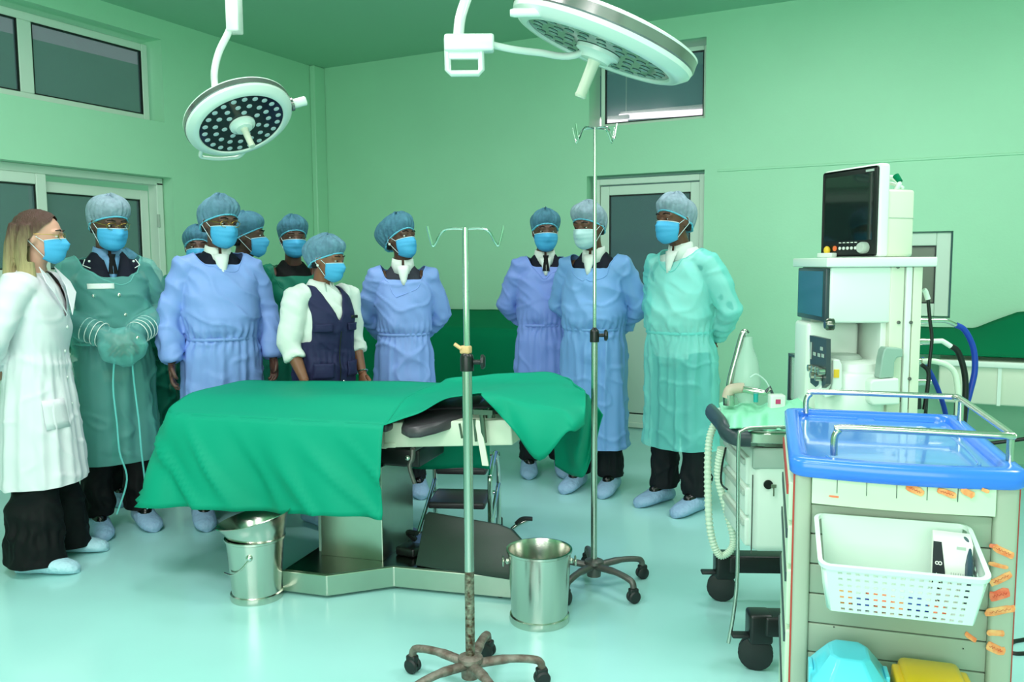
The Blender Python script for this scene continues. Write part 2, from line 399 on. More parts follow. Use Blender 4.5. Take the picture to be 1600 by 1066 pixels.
# left double door: a sliding leaf in front and a second leaf slightly ajar behind it
d1 = thing('door_1', None, None); tag(d1, kind='structure')
b = MB(); b.box(XL-0.2, 4.64, 0, XL-0.1, 4.70, 2.05); b.box(XL-0.2, 0.9, 2.03, XL-0.10, 4.70, 2.088); b.build('door_frame', 'frame_white', d1, bev=0.005)
def leaf(root, o, ux, wdt, h, th=0.045, st=0.075, mid=(1.30, 1.37), panel='door_panel'):
    # a leaf of stiles, rails, glass above and a solid panel below; o = foot, ux = direction along the leaf
    ux = V(ux).normalized(); Mx = frameM(o, ux, V((0, 0, 1)).cross(ux), (0, 0, 1))
    b = MB(); b.box(0, 0, 0, st, th, h).box(wdt-st, 0, 0, wdt, th, h).box(st, 0, 0, wdt-st, th, 0.12).box(st, 0, h-st, wdt-st, th, h).box(st, 0, mid[0], wdt-st, th, mid[1])
    b.v = [tuple(Mx @ V(p)) for p in b.v]; b.build('leaf_frame', 'frame_white', root, bev=0.005)
    b = MB(); b.box(st, 0.015, mid[1], wdt-st, 0.03, h-st); b.v = [tuple(Mx @ V(p)) for p in b.v]; b.build('pane', 'glass_dark', root, smooth=0)
    b = MB(); b.box(st, 0.012, 0.12, wdt-st, 0.033, mid[0]); b.v = [tuple(Mx @ V(p)) for p in b.v]; b.build('panel', panel, root, smooth=0)
    b = MB()
    for (z0, z1) in ((mid[1], h-st), (0.12, mid[0])):
        w = 0.01
        b.box(st, 0.008, z0, st+w, 0.038, z1).box(wdt-st-w, 0.008, z0, wdt-st, 0.038, z1).box(st, 0.008, z0, wdt-st, 0.038, z0+w).box(st, 0.008, z1-w, wdt-st, 0.038, z1)
    b.v = [tuple(Mx @ V(p)) for p in b.v]; b.build('gasket', 'gasket', root, smooth=0)
leaf(d1, (XL-0.10, 2.20, 0), (0, 1, 0), 1.52, 2.03)
leaf(d1, (XL-0.17, 3.66, 0), (-0.03, 1, 0), 0.98, 1.99)
b = MB()
for z in (0.3, 1.0, 1.75): b.lathe([(0.0, z-0.05), (0.012, z-0.05), (0.012, z+0.05), (0, z+0.05)], 8, M=Matrix.Translation((XL-0.10, 4.645, 0)))
b.build('hinge', 'grey_plastic', d1)
# back door
d2 = thing('door_2', None, None); tag(d2, kind='structure')
b = MB(); rect_frame(b, 'y', YB+0.06, 0.08, -2.60, -1.655, 0, 2.09, 0.05)
b.build('door_frame', 'frame_white', d2, bev=0.005)
leaf(d2, (-2.545, YB+0.075, 0), (1, 0, 0), 0.84, 2.03, mid=(1.02, 1.09))
tag(MB().box(-2.55, YB+0.055, 0, -1.71, YB+0.07, 0.012).build('threshold', 'steel', d2))
# what is beyond the glass: plain dim corridor walls and two ceiling tubes
tag(MB().box(XL, YB+1.6, 0, XR, YB+1.7, ZC).build('wall_corridor', 'corridor_paint'), kind='structure')
for i, (pa, pb, yy) in enumerate((((968, 183), (1130, 173), YB+0.9), ((930, 192), (980, 192), YB+0.45))):
    q = [PY(*pa, yy), PY(*pb, yy)]; t = thing('tube_light', ('long white tube lamp seen through the upper back window', 'tube lamp end glimpsed at lower left of the upper back window')[i], 'lamp', q[0], 0, 'corridor tube lamps')
    MB().tube([V((0, 0, 0)), q[1]-q[0]], 0.028, 10).build('tube', 'tube_light', t)
    MB().box(0, 0.02, 0.02, (q[1]-q[0]).x, 0.06, 0.05).build('fitting', 'white_plastic', t)
    MB().tube([(0.05, 0.04, 0.04), (0.05, 0.04, ZC-q[0].z)], 0.006, 8).build('hanger', 'white_plastic', t)
tag(MB().box(XL-1.5, YF, 0, XL-1.4, YB, ZC).build('wall_corridor', 'wall_paint'), kind='structure')

# ------------------------------------------------------------------ operating table
TO = V((-2.279, 2.99, 0)); TU = V((0.982, 0.19, 0)).normalized(); TV = V((-TU.y, TU.x, 0)); TM = frameM(TO, TU, TV, (0, 0, 1))
table = thing('operating_table', 'steel operating table with boxy pedestal and faceted plinth under a green drape', 'table', TO, atan2(TU.y, TU.x))
TI = table.matrix_basis.inverted()
def tl(p): q = V(p)-TO; return V((q.dot(TU), q.dot(TV), q.z))
P4 = [tl(p) for p in (FL(440, 892, .1), FL(510, 900, .1), FL(615, 886, .1), FL(800, 903, .1))]
half = [(p.x, p.y) for p in P4]
yb = lambda y: -y
poly = half + [(half[3][0], -half[3][1]), (half[2][0], -half[2][1]), (half[1][0], -half[1][1]), (half[0][0], -half[0][1]*0.7)]
b = MB(); b.prism(poly, 0.012, 0.10); b.build('base', 'steel_sheet', table, smooth=0, bev=0.004)
cx = sum(p[0] for p in poly)/8; cy = sum(p[1] for p in poly)/8
b = MB(); b.prism([(cx+(p[0]-cx)*0.975, cy+(p[1]-cy)*0.965) for p in poly], 0.099, 0.103); b.build('base_cover', 'steel_top', table, smooth=0)
for x, y in ((half[0][0]+.05, half[0][1]+.08), (half[2][0], half[2][1]+.04), (half[3][0]-.06, half[3][1]+.04)):
    MB().lathe([(0.018, 0), (0.018, 0.02)], 10, M=Matrix.Translation((x, y, 0)), cap=True).build('foot', 'black_rubber', table)
b = MB(); b.box(-0.15, -0.17, 0.10, 0.15, 0.17, 0.52); b.build('pedestal', 'steel_sheet', table, smooth=0, bev=0.004)
b = MB(); b.box(-0.185, -0.13, 0.10, -0.15, 0.15, 0.50); b.build('pedestal_sleeve', 'green_grey', table, smooth=0, bev=0.006)
MB().box(-0.02, -0.178, 0.345, 0.03, -0.168, 0.355).box(-0.02, -0.178, 0.325, 0.03, -0.17, 0.345).build('latch', 'steel', table, bev=0.002)
MB().box(-0.13, -0.15, 0.52, 0.32, 0.15, 0.60, bev=0.01).build('lift_head', 'black_plastic', table)
MB().box(-0.78, -0.22, 0.61, 0.20, 0.22, 0.695, bev=0.008).build('table_frame', 'cream_plastic', table)
TS = Matrix.Translation((0.2, 0, 0.62)) @ Matrix.Rotation(-radians(4.2), 4, 'Y')
MB().box(0.0, -0.235, 0.0, 0.56, 0.22, 0.105, bev=0.006, M=TS).build('raised_section', 'cream_plastic', table)
MB().box(0.0, -0.238, 0.0, 0.05, -0.22, 0.02, bev=0.002, M=TS).build('section_lip', 'cream_plastic', table)
MB().box(0.56, 0.0, 0.06, 0.68, 0.20, 0.10, bev=0.006, M=TS).build('head_section', 'cream_plastic', table)
for sy in (-1, 1):
    MB().box(-0.74, sy*0.285-0.006, 0.665, 0.16, sy*0.285+0.006, 0.69).build('side_rail', 'steel', table, bev=0.002)
MB().box(-0.80, -0.29, 0.695, 0.24, 0.29, 0.735, bev=0.018).build('mattress', 'pad_vinyl', table)
MB().box(0.06, -0.10, 0.105, 0.70, 0.22, 0.14, bev=0.015, M=TS).build('mattress', 'pad_vinyl', table)
# crank lever under the frame
b = MB(); p0 = tl(PN(645, 703, TO+TV*-0.20, TV)); p1 = tl(PN(640, 730, TO+TV*-0.22, TV)); p2 = tl(PN(648, 756, TO+TV*-0.22, TV))
b.tube([p0+V((0, 0.1, 0)), p0], 0.012).tube(spline([p0, p1+(p0-p1)*0.5+V((0.004, 0, 0)), p1, p2]), [0.012]*9+[0.009]*10, 10)
b.build('crank_lever', 'base_grey', table)
MB().ell(tl(PN(637, 716, TO+TV*-0.23, TV)), (0.012, 0.01, 0.012), 12, 8).build('knob', 'steel', table)
# grey curved arm pad in front, with its bracket
tp = [FL(*q) for q in ((627, 664, .735), (630, 655, .745), (642, 648, .755), (670, 637, .765), (697, 626, .775), (725, 621, .79), (750, 616, .80), (758, 619, .80), (752, 629, .79), (735, 640, .775), (712, 652, .76), (680, 662, .75), (655, 668, .74), (638, 669, .735))]
ctr = sum(tp, V())/len(tp)
R = []
for sc, dz in ((0.86, 0.0), (0.96, -0.002), (1.0, -0.012), (1.0, -0.035), (0.96, -0.044)):
    R.append([tl(ctr+(p-ctr)*sc+V((0, 0, dz))) for p in tp])
MB().rings(R).build('arm_pad', 'pad_vinyl', table, smooth=50)
b = MB(); q0 = tl(PN(746, 657, TO+TV*-0.27, TV)); q1 = tl(PN(758, 728, TO+TV*-0.30, TV))
dn = (q1-q0)
b.add([q0+V((-.012, 0, 0)), q0+V((.012, 0, 0)), q1+V((.014, 0, 0)), q1+V((-.012, 0, 0)), q0+V((-.012, .008, 0)), q0+V((.012, .008, 0)), q1+V((.014, .008, 0)), q1+V((-.012, .008, 0))],
      [(0, 1, 2, 3), (4, 7, 6, 5), (0, 4, 5, 1), (1, 5, 6, 2), (2, 6, 7, 3), (3, 7, 4, 0)])
b.build('clamp_bar', 'cream_plastic', table, smooth=0)
b = MB(); q0 = tl(PN(752, 640, TO+TV*-0.27, TV)); q1 = tl(PN(757, 692, TO+TV*-0.27, TV))
b.tube([q0, q1], 0.011, 8).box(q0.x-.03, q0.y-.012, q0.z-.02, q0.x+.05, q0.y+.02, q0.z)
q0 = tl(PN(741, 655, TO+TV*-0.27, TV)); q1 = tl(PN(744, 690, TO+TV*-0.27, TV)); b.tube([q0, q1], 0.006, 8)
q0 = tl(PN(718, 662, TO+TV*-0.27, TV)); q1 = tl(PN(722, 685, TO+TV*-0.27, TV)); b.tube([q0, q1], 0.005, 8)
q0 = tl(PN(766, 645, TO+TV*-0.25, TV)); b.lathe([(0.02, -.02), (0.02, .012), (0.012, .02), (0, .02)], 12, M=Matrix.Translation(q0))
b.build('clamp', 'steel_top', table)
# brake pedal at the far foot of the base
pd = [tl(p) for p in (D(790, 838, 4.0), D(806, 822, 4.0), D(826, 812, 4.0))]
MB().tube(spline(pd), 0.010).build('pedal_arm', 'chrome', table)
pd = [tl(p) for p in (D(806, 819, 3.99), D(816, 811, 3.99), D(832, 811, 3.99))]
MB().tube(spline(pd), [(0.02, 0.009)]*13, 10).build('pedal', 'black_rubber', table)

# green drape over the table: top sheet, hanging skirts, loose corner at the right
def ztop(u, v):
    base = 0.80+0.045*max(0, min(1, (u+0.3)/1.2))
    fr = max(0.0, min(1.0, (v+0.36)/0.26)); fr = fr*fr*(3-2*fr)
    return 0.738+(base-0.738)*fr + 0.012*noise.noise(V((u*3, v*4, 2)))*fr
def fold(p, t):
    rg = max(0.0, 1-abs(noise.noise(V((p*4.2+t*1.1, t*0.5, 3))))*7)
    return ((sin(p*17+1.5*sin(p*5))*0.35+noise.noise(V((p*5, t*1.2, 7)))*0.8)*0.028+0.016*rg)*min(1, t*2.2)
b = MB()
per = []      # perimeter: (u, v, outward normal)
def lerp(a, c, t): return a+(c-a)*t
n = 60
for i in range(n+1): per.append((lerp(0.247, -0.74, i/n), -0.34, 0, -1))
for i in range(1, 10):
    a = -pi/2 - (pi/2)*i/10; per.append((-0.74+0.09*cos(a), -0.25+0.09*sin(a), cos(a), sin(a)))
for i in range(0, 25): per.append((-0.83, lerp(-0.25, 0.26, i/24), -1, 0))
for i in range(1, 10):
    a = pi - (pi/2)*i/10; per.append((-0.74+0.09*cos(a), 0.25+0.09*sin(a), cos(a), sin(a)))
for i in range(0, 50): per.append((lerp(-0.74, 0.46, i/49), 0.34, 0, 1))
G = []; L = 0; prev = None
for (u, v, nx, ny) in per:
    if prev: L += sqrt((u-prev[0])**2+(v-prev[1])**2)
    prev = (u, v); row = []; z0 = ztop(u, v)
    corner = abs(nx*ny)*2
    left = max(0, min(1, (-0.3-u)/0.5))
    hem = 0.355 + 0.008*sin(L*9) - 0.02*left + (0.03 if ny > 0.5 else 0)
    H = z0-hem
    for j in range(19):
        t = j/18; drop = H*t
        roll = 0.02*(1-math.exp(-drop*20))
        o = roll + (0.02+0.035*left)*sin(pi*0.62*t) + fold(L+drop*0.35, drop*2)*(1.5+0.9*left) + 0.03*corner*t
        row.append(TO+TU*(u+nx*o)+TV*(v+ny*o)+V((0, 0, z0-drop)))
    G.append(row)
b.grid(G)
# top between front and back perimeters
NU = 70; NVv = 22; G = []
for i in range(NU+1):
    u = lerp(-0.83, 0.25, i/NU); vm = 0.34
    if u < -0.74: vm = 0.25+sqrt(max(0, 0.0081-(u+0.74)**2))
    G.append([TO+TU*u+TV*(v)+V((0, 0, ztop(u, v))) for v in [lerp(-vm, vm, j/NVv) for j in range(NVv+1)]])
b.grid(G)
def VP(px, py, v): return PN(px, py, TO+TV*v, TV)
def patch(rows, nu=8, nv=8, amp=0.0, seed=0):
    A = [spline(r, nu) for r in rows]; cols = list(zip(*A)); out = [spline(c, nv) for c in cols]
    if amp:
        for r in out:
            for k in range(len(r)): r[k] = r[k] + V((noise.noise(r[k]*7+V((seed, 0, 0))), noise.noise(r[k]*7+V((0, seed, 9))), noise.noise(r[k]*9+V((4, seed, 0)))))*amp
    return out
e = [TO+TU*0.25+TV*v+V((0, 0, ztop(0.25, v))) for v in (0.34, 0.0, -0.34)]
PG = (patch([
 [e[0], FL(700, 591, .845), FL(760, 586, .865), FL(815, 583, .88), FL(860, 582, .885), FL(890, 594, .87), FL(915, 612, .85)],
 [e[1], FL(700, 605, .82), FL(762, 600, .84), FL(820, 600, .86), FL(868, 605, .865), FL(892, 615, .85), FL(914, 630, .83)],
 [e[2], VP(652, 645, -.31), VP(697, 624, -.24), VP(752, 615, -.262), VP(800, 626, -.265), VP(874, 641, -.265), VP(913, 648, -.20)]], 10, 8, 0.006))
# PG[column][row]; its first column joins the main sheet exactly
for j in range(len(PG[0])):
    v = lerp(0.34, -0.34, j/(len(PG[0])-1)); dlt = TO+TU*0.25+TV*v+V((0, 0, ztop(0.25, v)))-PG[0][j]
    for i in range(14): PG[i][j] = PG[i][j]+dlt*(1-i/14)**2
b.grid(PG)
def hang(px, py, top, out): return D(px, py, depth(top)-out)
bt = spline([VP(756, 619, -.268), VP(778, 645, -.285), VP(806, 677, -.30), VP(843, 720, -.31), VP(884, 677, -.30), VP(899, 674, -.27), VP(914, 664, -.21)], 5)
tr = [PG[30+i][-1] for i in range(31)]
rows = []
for j in range(9):
    t = j/8; rows.append([p.lerp(q, t)-TV*(0.018*sin(pi*t)*(1+sin(i*0.55))) for i, (p, q) in enumerate(zip(tr, bt))])
b.grid(rows)
# far side of the drape, hanging behind
t3 = [FL(862, 583, .885), FL(890, 594, .87), FL(915, 612, .85), D(930, 630, 3.85), D(943, 648, 3.85)]
b3 = [D(868, 728, 3.98), D(884, 738, 3.95), D(898, 744, 3.93), D(914, 742, 3.9), D(930, 692, 3.87)]
b.grid(patch([t3, [(p+q)*0.5+FW*dd for p, q, dd in zip(t3, b3, (0, .03, -.02, .02, 0))], b3], 8, 8, 0.01, 5))
o = b.build('surgical_drape', 'drape', None, smooth=180, solid=0.003)
bm = bmesh.new(); bm.from_mesh(o.data); bmesh.ops.remove_doubles(bm, verts=bm.verts, dist=0.002); bm.to_mesh(o.data); bm.free()
tag(o, 'bright green cloth drape spread over the operating table in front', 'drape')

# ------------------------------------------------------------------ steel pails
def pail(name, label, loc, r0, r1, h, cat='bucket', M0=None):
    t = thing(name, label, cat, loc, 0, 'steel buckets on the floor')
    th = 0.004
    prof = [(0, 0.012), (r0-0.012, 0.012), (r0-0.006, 0.0), (r0+0.004, 0.0), (r0+0.006, 0.012), (r0+0.004, 0.026), (r0-0.002, 0.03), (r0-0.002, 0.045), (r1, h-0.012), (r1+0.006, h-0.008), (r1+0.006, h), (r1-0.001, h+0.001), (r1-th, h-0.006), (r0-th-0.002, 0.03), (0, 0.028)]
    MB().lathe(prof, 48).build('body', 'steel', t, smooth=35)
    return t
bl = FL(843, 968); bl.z = 0
k = pail('bucket', 'open stainless steel bucket standing on floor right of the front pole', bl, 0.112, 0.122, 0.285)
cl = RT.copy(); cl.z = 0; cl.normalize()
for sgn in (-1, 1):
    c = cl*sgn*0.128+V((0, 0, 0.235)); b = MB()
    b.tube([c+V((0, 0, 0.018*cos(a)))+cl*sgn*0.012+V((FW.x, FW.y, 0)).normalized()*0.018*sin(a) for a in [2*pi*i/14 for i in range(14)]], 0.0035, 8, close=True)
    b.ell(c-cl*sgn*0.004, (0.01, 0.01, 0.012), 10, 6)
    b.build('ear', 'steel', k)
bb = FL(402, 932); bb.z = 0
k = pail('bucket', 'stainless steel bucket under the drape holding a tilted basin', bb, 0.103, 0.118, 0.262)
fwd = V((FW.x, FW.y, 0)).normalized()
c = -fwd*0.116 + cl*0.01
b = MB(); b.ell(V((c.x, c.y, 0.205)), (0.014, 0.014, 0.014), 12, 8); b.build('ear', 'chrome', k)
b = MB(); b.tube(spline([V((c.x, c.y, 0.2))-fwd*0.012, -fwd*0.13-cl*0.02+V((0, 0, 0.165)), -fwd*0.115-cl*0.06+V((0, 0, 0.137)), -fwd*0.06-cl*0.112+V((0, 0, 0.125))]), 0.0035, 8)
b.build('bail_handle', 'steel', k)
ba = thing('basin', 'wide stainless steel basin resting tilted in a bucket beneath the drape', 'basin', bb+cl*0.020+V((0.0, 0.0, 0.232)))
tilt = Matrix.Rotation(radians(12), 4, fwd) @ Matrix.Rotation(radians(3), 4, cl)
b = MB(); b.lathe([(0, 0.0), (0.095, 0.0), (0.108, 0.012), (0.118, 0.05), (0.133, 0.082), (0.152, 0.108), (0.156, 0.112), (0.153, 0.114), (0.146, 0.108), (0.129, 0.082), (0.112, 0.05), (0.10, 0.014), (0, 0.006)], 56, M=Matrix.Rotation(-radians(12), 4, fwd))
b.build('bowl', 'steel', ba, smooth=40)

# ------------------------------------------------------------------ step stool
st = thing('step_stool', 'two-step stool with black treads and chrome handrail behind the table pedestal', 'stool', (0, 0, 0))
SO = V((-2.10, 3.50, 0)); sx = (FL(757, 797, .2)-FL(665, 795, .2)).normalized(); sy = V((-sx.y, sx.x, 0))
l0 = FL(668, 794, .2); r0_ = FL(757, 797, .2); wd = (r0_-l0).length
def sp_(a, c, z): return l0+sx*a+sy*c+V((0, 0, z-0.2))
def tread(nm, a0, a1, c0, c1, z, th=0.035):
    Mx = frameM(l0+V((0, 0, -0.2)), sx, sy, (0, 0, 1))
    MB().box(a0, c0, z-th, a1, c1, z, bev=0.012).build(nm, 'pad_vinyl', st, M=None).matrix_world = Mx
tread('tread', 0, wd, 0.0, 0.26, 0.23)
tread('tread', 0.0, wd-.02, 0.22, 0.42, 0.345)
pr = 0.0125
for a in (-0.03, wd+0.03):
    b = MB(); b.tube(spline([sp_(a, -0.03, 0.02), sp_(a, -0.03, 0.32), sp_(a, 0.0, 0.375), sp_(a, 0.17, 0.43), sp_(a, 0.24, 0.41), sp_(a, 0.33, 0.28), sp_(a, 0.34, 0.02)], 5) if a > 0 else spline([sp_(a, 0.36, 0.02), sp_(a, 0.36, 0.30), sp_(a, 0.34, 0.36), sp_(a, 0.25, 0.38)]), pr, 10)
    b.build('frame_tube', 'chrome', st)
    b = MB(); b.tube([sp_(a, -0.08, 0.10), sp_(a, 0.36, 0.25)], pr*0.9, 10); b.build('brace', 'chrome', st)
for a in (-0.03, wd+0.03):
    for c in (0.02, 0.36): MB().lathe([(0.018, 0), (0.018, 0.045), (0.014, 0.05)], 12, M=Matrix.Translation(sp_(a, c, 0.0)), cap=True).build('rubber_foot', 'black_rubber', st)
b = MB(); b.tube([sp_(-0.03, 0.30, 0.20), sp_(wd+0.03, 0.30, 0.20)], pr*0.9, 10).tube([sp_(-0.03, 0.40, 0.38), sp_(wd+0.03, 0.40, 0.38)], pr*0.9, 10); b.build('crossbar', 'chrome', st)
# dark padded board leaning on the base
tpz = [FL(645, 884, .112), FL(785, 906, .112), FL(818, 896, .14), FL(822, 876, .19)]
q = [FL(645, 884, .112), FL(660, 888, .112), FL(780, 905, .112)]
bn = V((TV.x, TV.y, 0))
O0 = FL(648, 884, .112); O1 = FL(795, 906, .112); bx = (O1-O0).normalized(); W_ = (O1-O0).length
lean = (V((-bx.y, bx.x, 0))*0.42+V((0, 0, 1))).normalized()
Hh = 0.215
pts = [(0.0, 0.0), (W_+0.01, 0.0), (W_+0.05, 0.03), (W_+0.055, 0.09), (W_+0.03, 0.16), (W_-0.02, 0.20), (W_-0.08, Hh), (0.02, Hh+0.015), (0.005, Hh)]
nrm = bx.cross(lean).normalized()
b = MB(); cc = V((W_/2, Hh/2, 0)); R = []
for sc, dz in ((0.94, 0.0), (0.985, 0.004), (1.0, 0.012), (1.0, 0.03), (0.97, 0.038)):
    R.append([O0+bx*(cc.x+(x-cc.x)*(1-(1-sc)*0.6))+lean*(cc.y+(y-cc.y)*sc)-nrm*dz for x, y in pts])
b.rings(R); o = b.build('padded_board', 'pad_green', None, smooth=40)
tag(o, 'dark padded board leaning upright on the steel table plinth', 'cushion')
# small black foot control left of the board
p = FL(640, 866, .103); b = MB(); b.box(-0.05, -0.04, 0, 0.05, 0.05, 0.04, bev=0.01, M=Matrix.Translation(p)); b.tube(spline([p+V((0.0, .05, .05)), p+V((-.02, 0.02, .09)), p+V((.04, 0, .1))]), 0.012, 8)
tag(b.build('foot_control', 'black_plastic'), 'small black foot control on the plinth beside the pedestal', 'pedal')

# ------------------------------------------------------------------ drip stands
def caster(b, p, dirv, r=0.024, mt='black_rubber'):
    Mx = frameM(p, dirv, V((0, 0, 1)).cross(dirv), (0, 0, 1))
    for s in (-1, 1):
        rot = Mx @ Matrix.Translation((0, s*0.011, r)) @ Matrix.Rotation(pi/2, 4, 'X')
        b.lathe([(0, -0.008), (r*0.8, -0.008), (r, -0.003), (r, 0.004), (r*0.8, 0.008), (0, 0.008)], 20, mt, rot)
    b.box(-0.018, -0.014, r*0.9, 0.020, 0.014, r*2+0.010, mt, Mx, bev=0.006)
def drip_stand(label, loc, a0, R, zc, ztop_, rlow, rup, m_base, m_low, hooks, hw, rust=False):
    t = thing('drip_stand', label, 'drip stand', loc, 0, 'wheeled drip stands')
    for k in range(5):
        a = a0+2*pi*k/5; d = V((cos(a), sin(a), 0))
        b = MB(); b.tube(spline([d*0.02+V((0, 0, 0.088)), d*R*0.55+V((0, 0, 0.098)), d*R*0.93+V((0, 0, 0.088)), d*R+V((0, 0, 0.062))], 5), [(0.019, 0.014)]*5+[(0.016, 0.012)]*5+[(0.014, 0.013)]*6, 12, up=(0, 0, 1))
        leg = b.build('leg', m_base, t, smooth=60)
        c = MB(); caster(c, d*R, V((cos(a+1.1*k), sin(a+1.1*k), 0)), 0.026); c.build('caster', 'black_rubber', leg)
    MB().lathe([(0, 0.045), (0.03, 0.045), (0.032, 0.09), (0.042, 0.10), (0.040, 0.112), (0.026, 0.118), (rlow+0.002, 0.120), (0, 0.120)], 28).build('hub', m_base, t)
    if rust:
        MB().lathe([(rlow, 0.115), (rlow, 0.40), (rlow-.001, 0.401)], 24).build('pole_foot', 'rusty', t)
        MB().lathe([(rlow, 0.40), (rlow, zc), (0, zc)], 24).build('lower_pole', m_low, t)
    else:
        MB().lathe([(rlow, 0.115), (rlow, zc), (0, zc)], 24).build('lower_pole', m_low, t)
    MB().lathe([(rup, zc-0.02), (rup, ztop_), (0, ztop_)], 16).build('upper_pole', 'chrome', t)
    cc = MB(); cc.lathe([(rlow, zc-0.05), (rlow+0.006, zc-0.05), (rlow+0.006, zc-0.01), (rlow+0.004, zc+0.0), (rup+0.003, zc+0.006), (rup, zc+0.012)], 24); cc.build('collar', 'black_plastic', t)
    Mx = frameM((0, 0, zc-0.02), cl, (0, 0, 1), -fwd)
    kk = MB(); kk.tube([cl*rlow+V((0, 0, zc-0.022)), cl*(rlow+0.028)+V((0, 0, zc-0.022))], 0.008, 10)
    kk.lathe([(0.006, 0.0), (0.022, 0.002), (0.024, 0.010), (0.018, 0.016), (0, 0.017)], 8, M=frameM(cl*(rlow+0.026)+V((0, 0, zc-0.022)), fwd, (0, 0, 1), cl))
    kk.build('clamp_knob', 'black_plastic', t)
    for d in hooks:
        d = V(d).normalized(); r = 0.004
        b = MB(); b.tube(spline([V((0, 0, ztop_-0.004)), d*hw*0.55+V((0, 0, ztop_-0.006)), d*hw*0.78+V((0, 0, ztop_-0.045)), d*hw*0.86+V((0, 0, ztop_-0.055)), d*hw*0.93+V((0, 0, ztop_-0.03)), d*hw*1.0+V((0, 0, ztop_+0.006))], 5), r, 8)
        b.build('hook', 'chrome', t)
    return t
iv = FL(735, 1032, 0.1); iv.z = 0
zt = uz(727, 356, iv); zc_ = uz(727, 555, iv)
s1 = drip_stand('drip stand nearest the camera with two-arm top and rust-spotted pole foot', iv, radians(27+90+60), 0.235, zc_, zt, 0.0155, 0.010, 'base_worn', 'old_chrome', [cl, -cl], 0.118, True)
b = MB(); b.box(-0.02, -0.014, zc_+0.004, 0.014, 0.012, zc_+0.03, bev=0.006).tube([(-0.012, -0.012, zc_+0.02), (-0.035, -0.016, zc_+0.035)], 0.006, 6); b.build('tape_wrap', 'tape_masking', s1)
iv2 = FL(928, 880, 0.1); iv2.z = 0
drip_stand('taller drip stand behind the bucket with four-hook top', iv2, radians(27+20), 0.235, uz(930, 516, iv2), uz(925, 199, iv2), 0.0135, 0.0075, 'base_grey', 'old_chrome',
           [(cl*0.9+fwd*0.5), (cl*0.9-fwd*0.6), (-cl*0.9+fwd*0.5), (-cl*0.9-fwd*0.6)], 0.10)

# ------------------------------------------------------------------ operating lamps
def op_lamp(label, px, py, d, R, ratio, ang, face_m, lens_m, hand_ang, rings_n):
    c = D(px, py, d); r = ray(px, py).normalized()
    ix = RT*cos(ang)-UP*sin(ang); ix = (ix-r*ix.dot(r)).normalized()            # along the long axis of the dish
    iy = RT*(-sin(ang))-UP*cos(ang); iy = (iy-r*iy.dot(r)).normalized(); iy = (iy-ix*iy.dot(ix)).normalized()         # down across it
    n = (-r*ratio+iy*sqrt(1-ratio*ratio)).normalized()
    ex = (ix-n*ix.dot(n)).normalized(); ey = n.cross(ex)
    root = thing('surgical_lamp', label, 'lamp', c, 0, 'surgical lamps under the ceiling')
    Mx = frameM((0, 0, 0), ex, ey, n)
    b = MB(); b.lathe([(0, -.36*R), (.45*R, -.35*R), (.85*R, -.30*R), (.97*R, -.27*R), (1.0*R, -.255*R), (1.0*R, -.235*R)], 72, M=Mx)
    b.build('back_shell', 'lamp_white', root)
    MB().lathe([(.985*R, -.24*R), (1.0*R, -.235*R), (1.005*R, -.14*R), (.99*R, -.125*R)], 72, M=Mx).build('band', 'lamp_band', root)
    MB().lathe([(.98*R, -.13*R), (.995*R, -.125*R), (.985*R, -.08*R), (.90*R, -.015*R), (.84*R, .005*R), (.80*R, .0), (.785*R, -.02*R), (.785*R, -.04*R)], 72, M=Mx).build('rim', 'lamp_white', root)
    MB().lathe([(.79*R, -.025*R), (0, -.025*R)], 64, M=Mx).build('face', face_m, root)
    first = None
    for rr, k, off in rings_n:
        for i in range(k):
            a = 2*pi*i/k+off
            Lx = Mx @ Matrix.Translation((rr*R*cos(a), rr*R*sin(a), -.022*R)) @ Matrix.Rotation(a, 4, 'Z')
            if first is None:
                q = MB(); q.lathe([(0.052*R, 0), (0.050*R, 0.006*R), (0.030*R, 0.010*R), (0, 0.011*R)], 14); first = q.build('lens', lens_m, root); o = first
            else: o = first.copy(); COL.objects.link(o)
            o.matrix_basis = Lx
    MB().lathe([(.24*R, -.02*R), (.235*R, .02*R), (.17*R, .05*R), (.15*R, .09*R), (0, .10*R)], 40, M=Mx).build('handle_mount', 'lamp_white', root)
    MB().lathe([(.075*R, .08*R), (.062*R, .14*R), (.058*R, .44*R), (.065*R, .47*R), (.05*R, .49*R), (0, .49*R)], 24, M=Mx).build('sterile_handle', 'cream_plastic', root)
    return root, c, n, ex, ey, Mx
l1, c1, n1, x1, y1, M1 = op_lamp('smaller round surgical lamp on the left with dark face and white dots', 379, 196, 4.1, 0.268, 0.57, radians(-21), 'lamp_face', 'lens_white', 0, [(.69, 22, 0.1), (.50, 15, 0.2), (.33, 7, 0.3)])
R1 = 0.268
kd = (x1*cos(.18)-y1*sin(.18)); b = MB(); p0 = kd*R1*0.99-n1*R1*0.17; b.tube([p0, p0+kd*0.012], 0.034, 20, 'lamp_band'); b.tube([p0+kd*0.01, p0+kd*0.078, p0+kd*0.082], [0.024, 0.024, 0.020], 20, 'lamp_white'); b.build('side_knob', 'lamp_white', l1)
aa = [-radians(v) for v in (98, 106, 116, 126, 136, 146, 152)]
b = MB(); hp = [(x1*cos(a)+y1*sin(a))*R1*(1.0 if k in (0, 6) else 1.15)-n1*R1*0.14 for k, a in enumerate(aa)]; b.tube(spline(hp), 0.010, 10); b.build('grip', 'lamp_white', l1)
b = MB(); q = [V((0, 0, 0))-n1*R1*0.34-x1*0.10, D(336, 138, 4.28)-c1, D(335, 112, 4.28)-c1, D(342, 82, 4.27)-c1, D(355, 55, 4.25)-c1, D(364, 35, 4.25)-c1]
b.tube(spline(q), 0.018, 14); b.build('lamp_arm', 'lamp_white', l1)
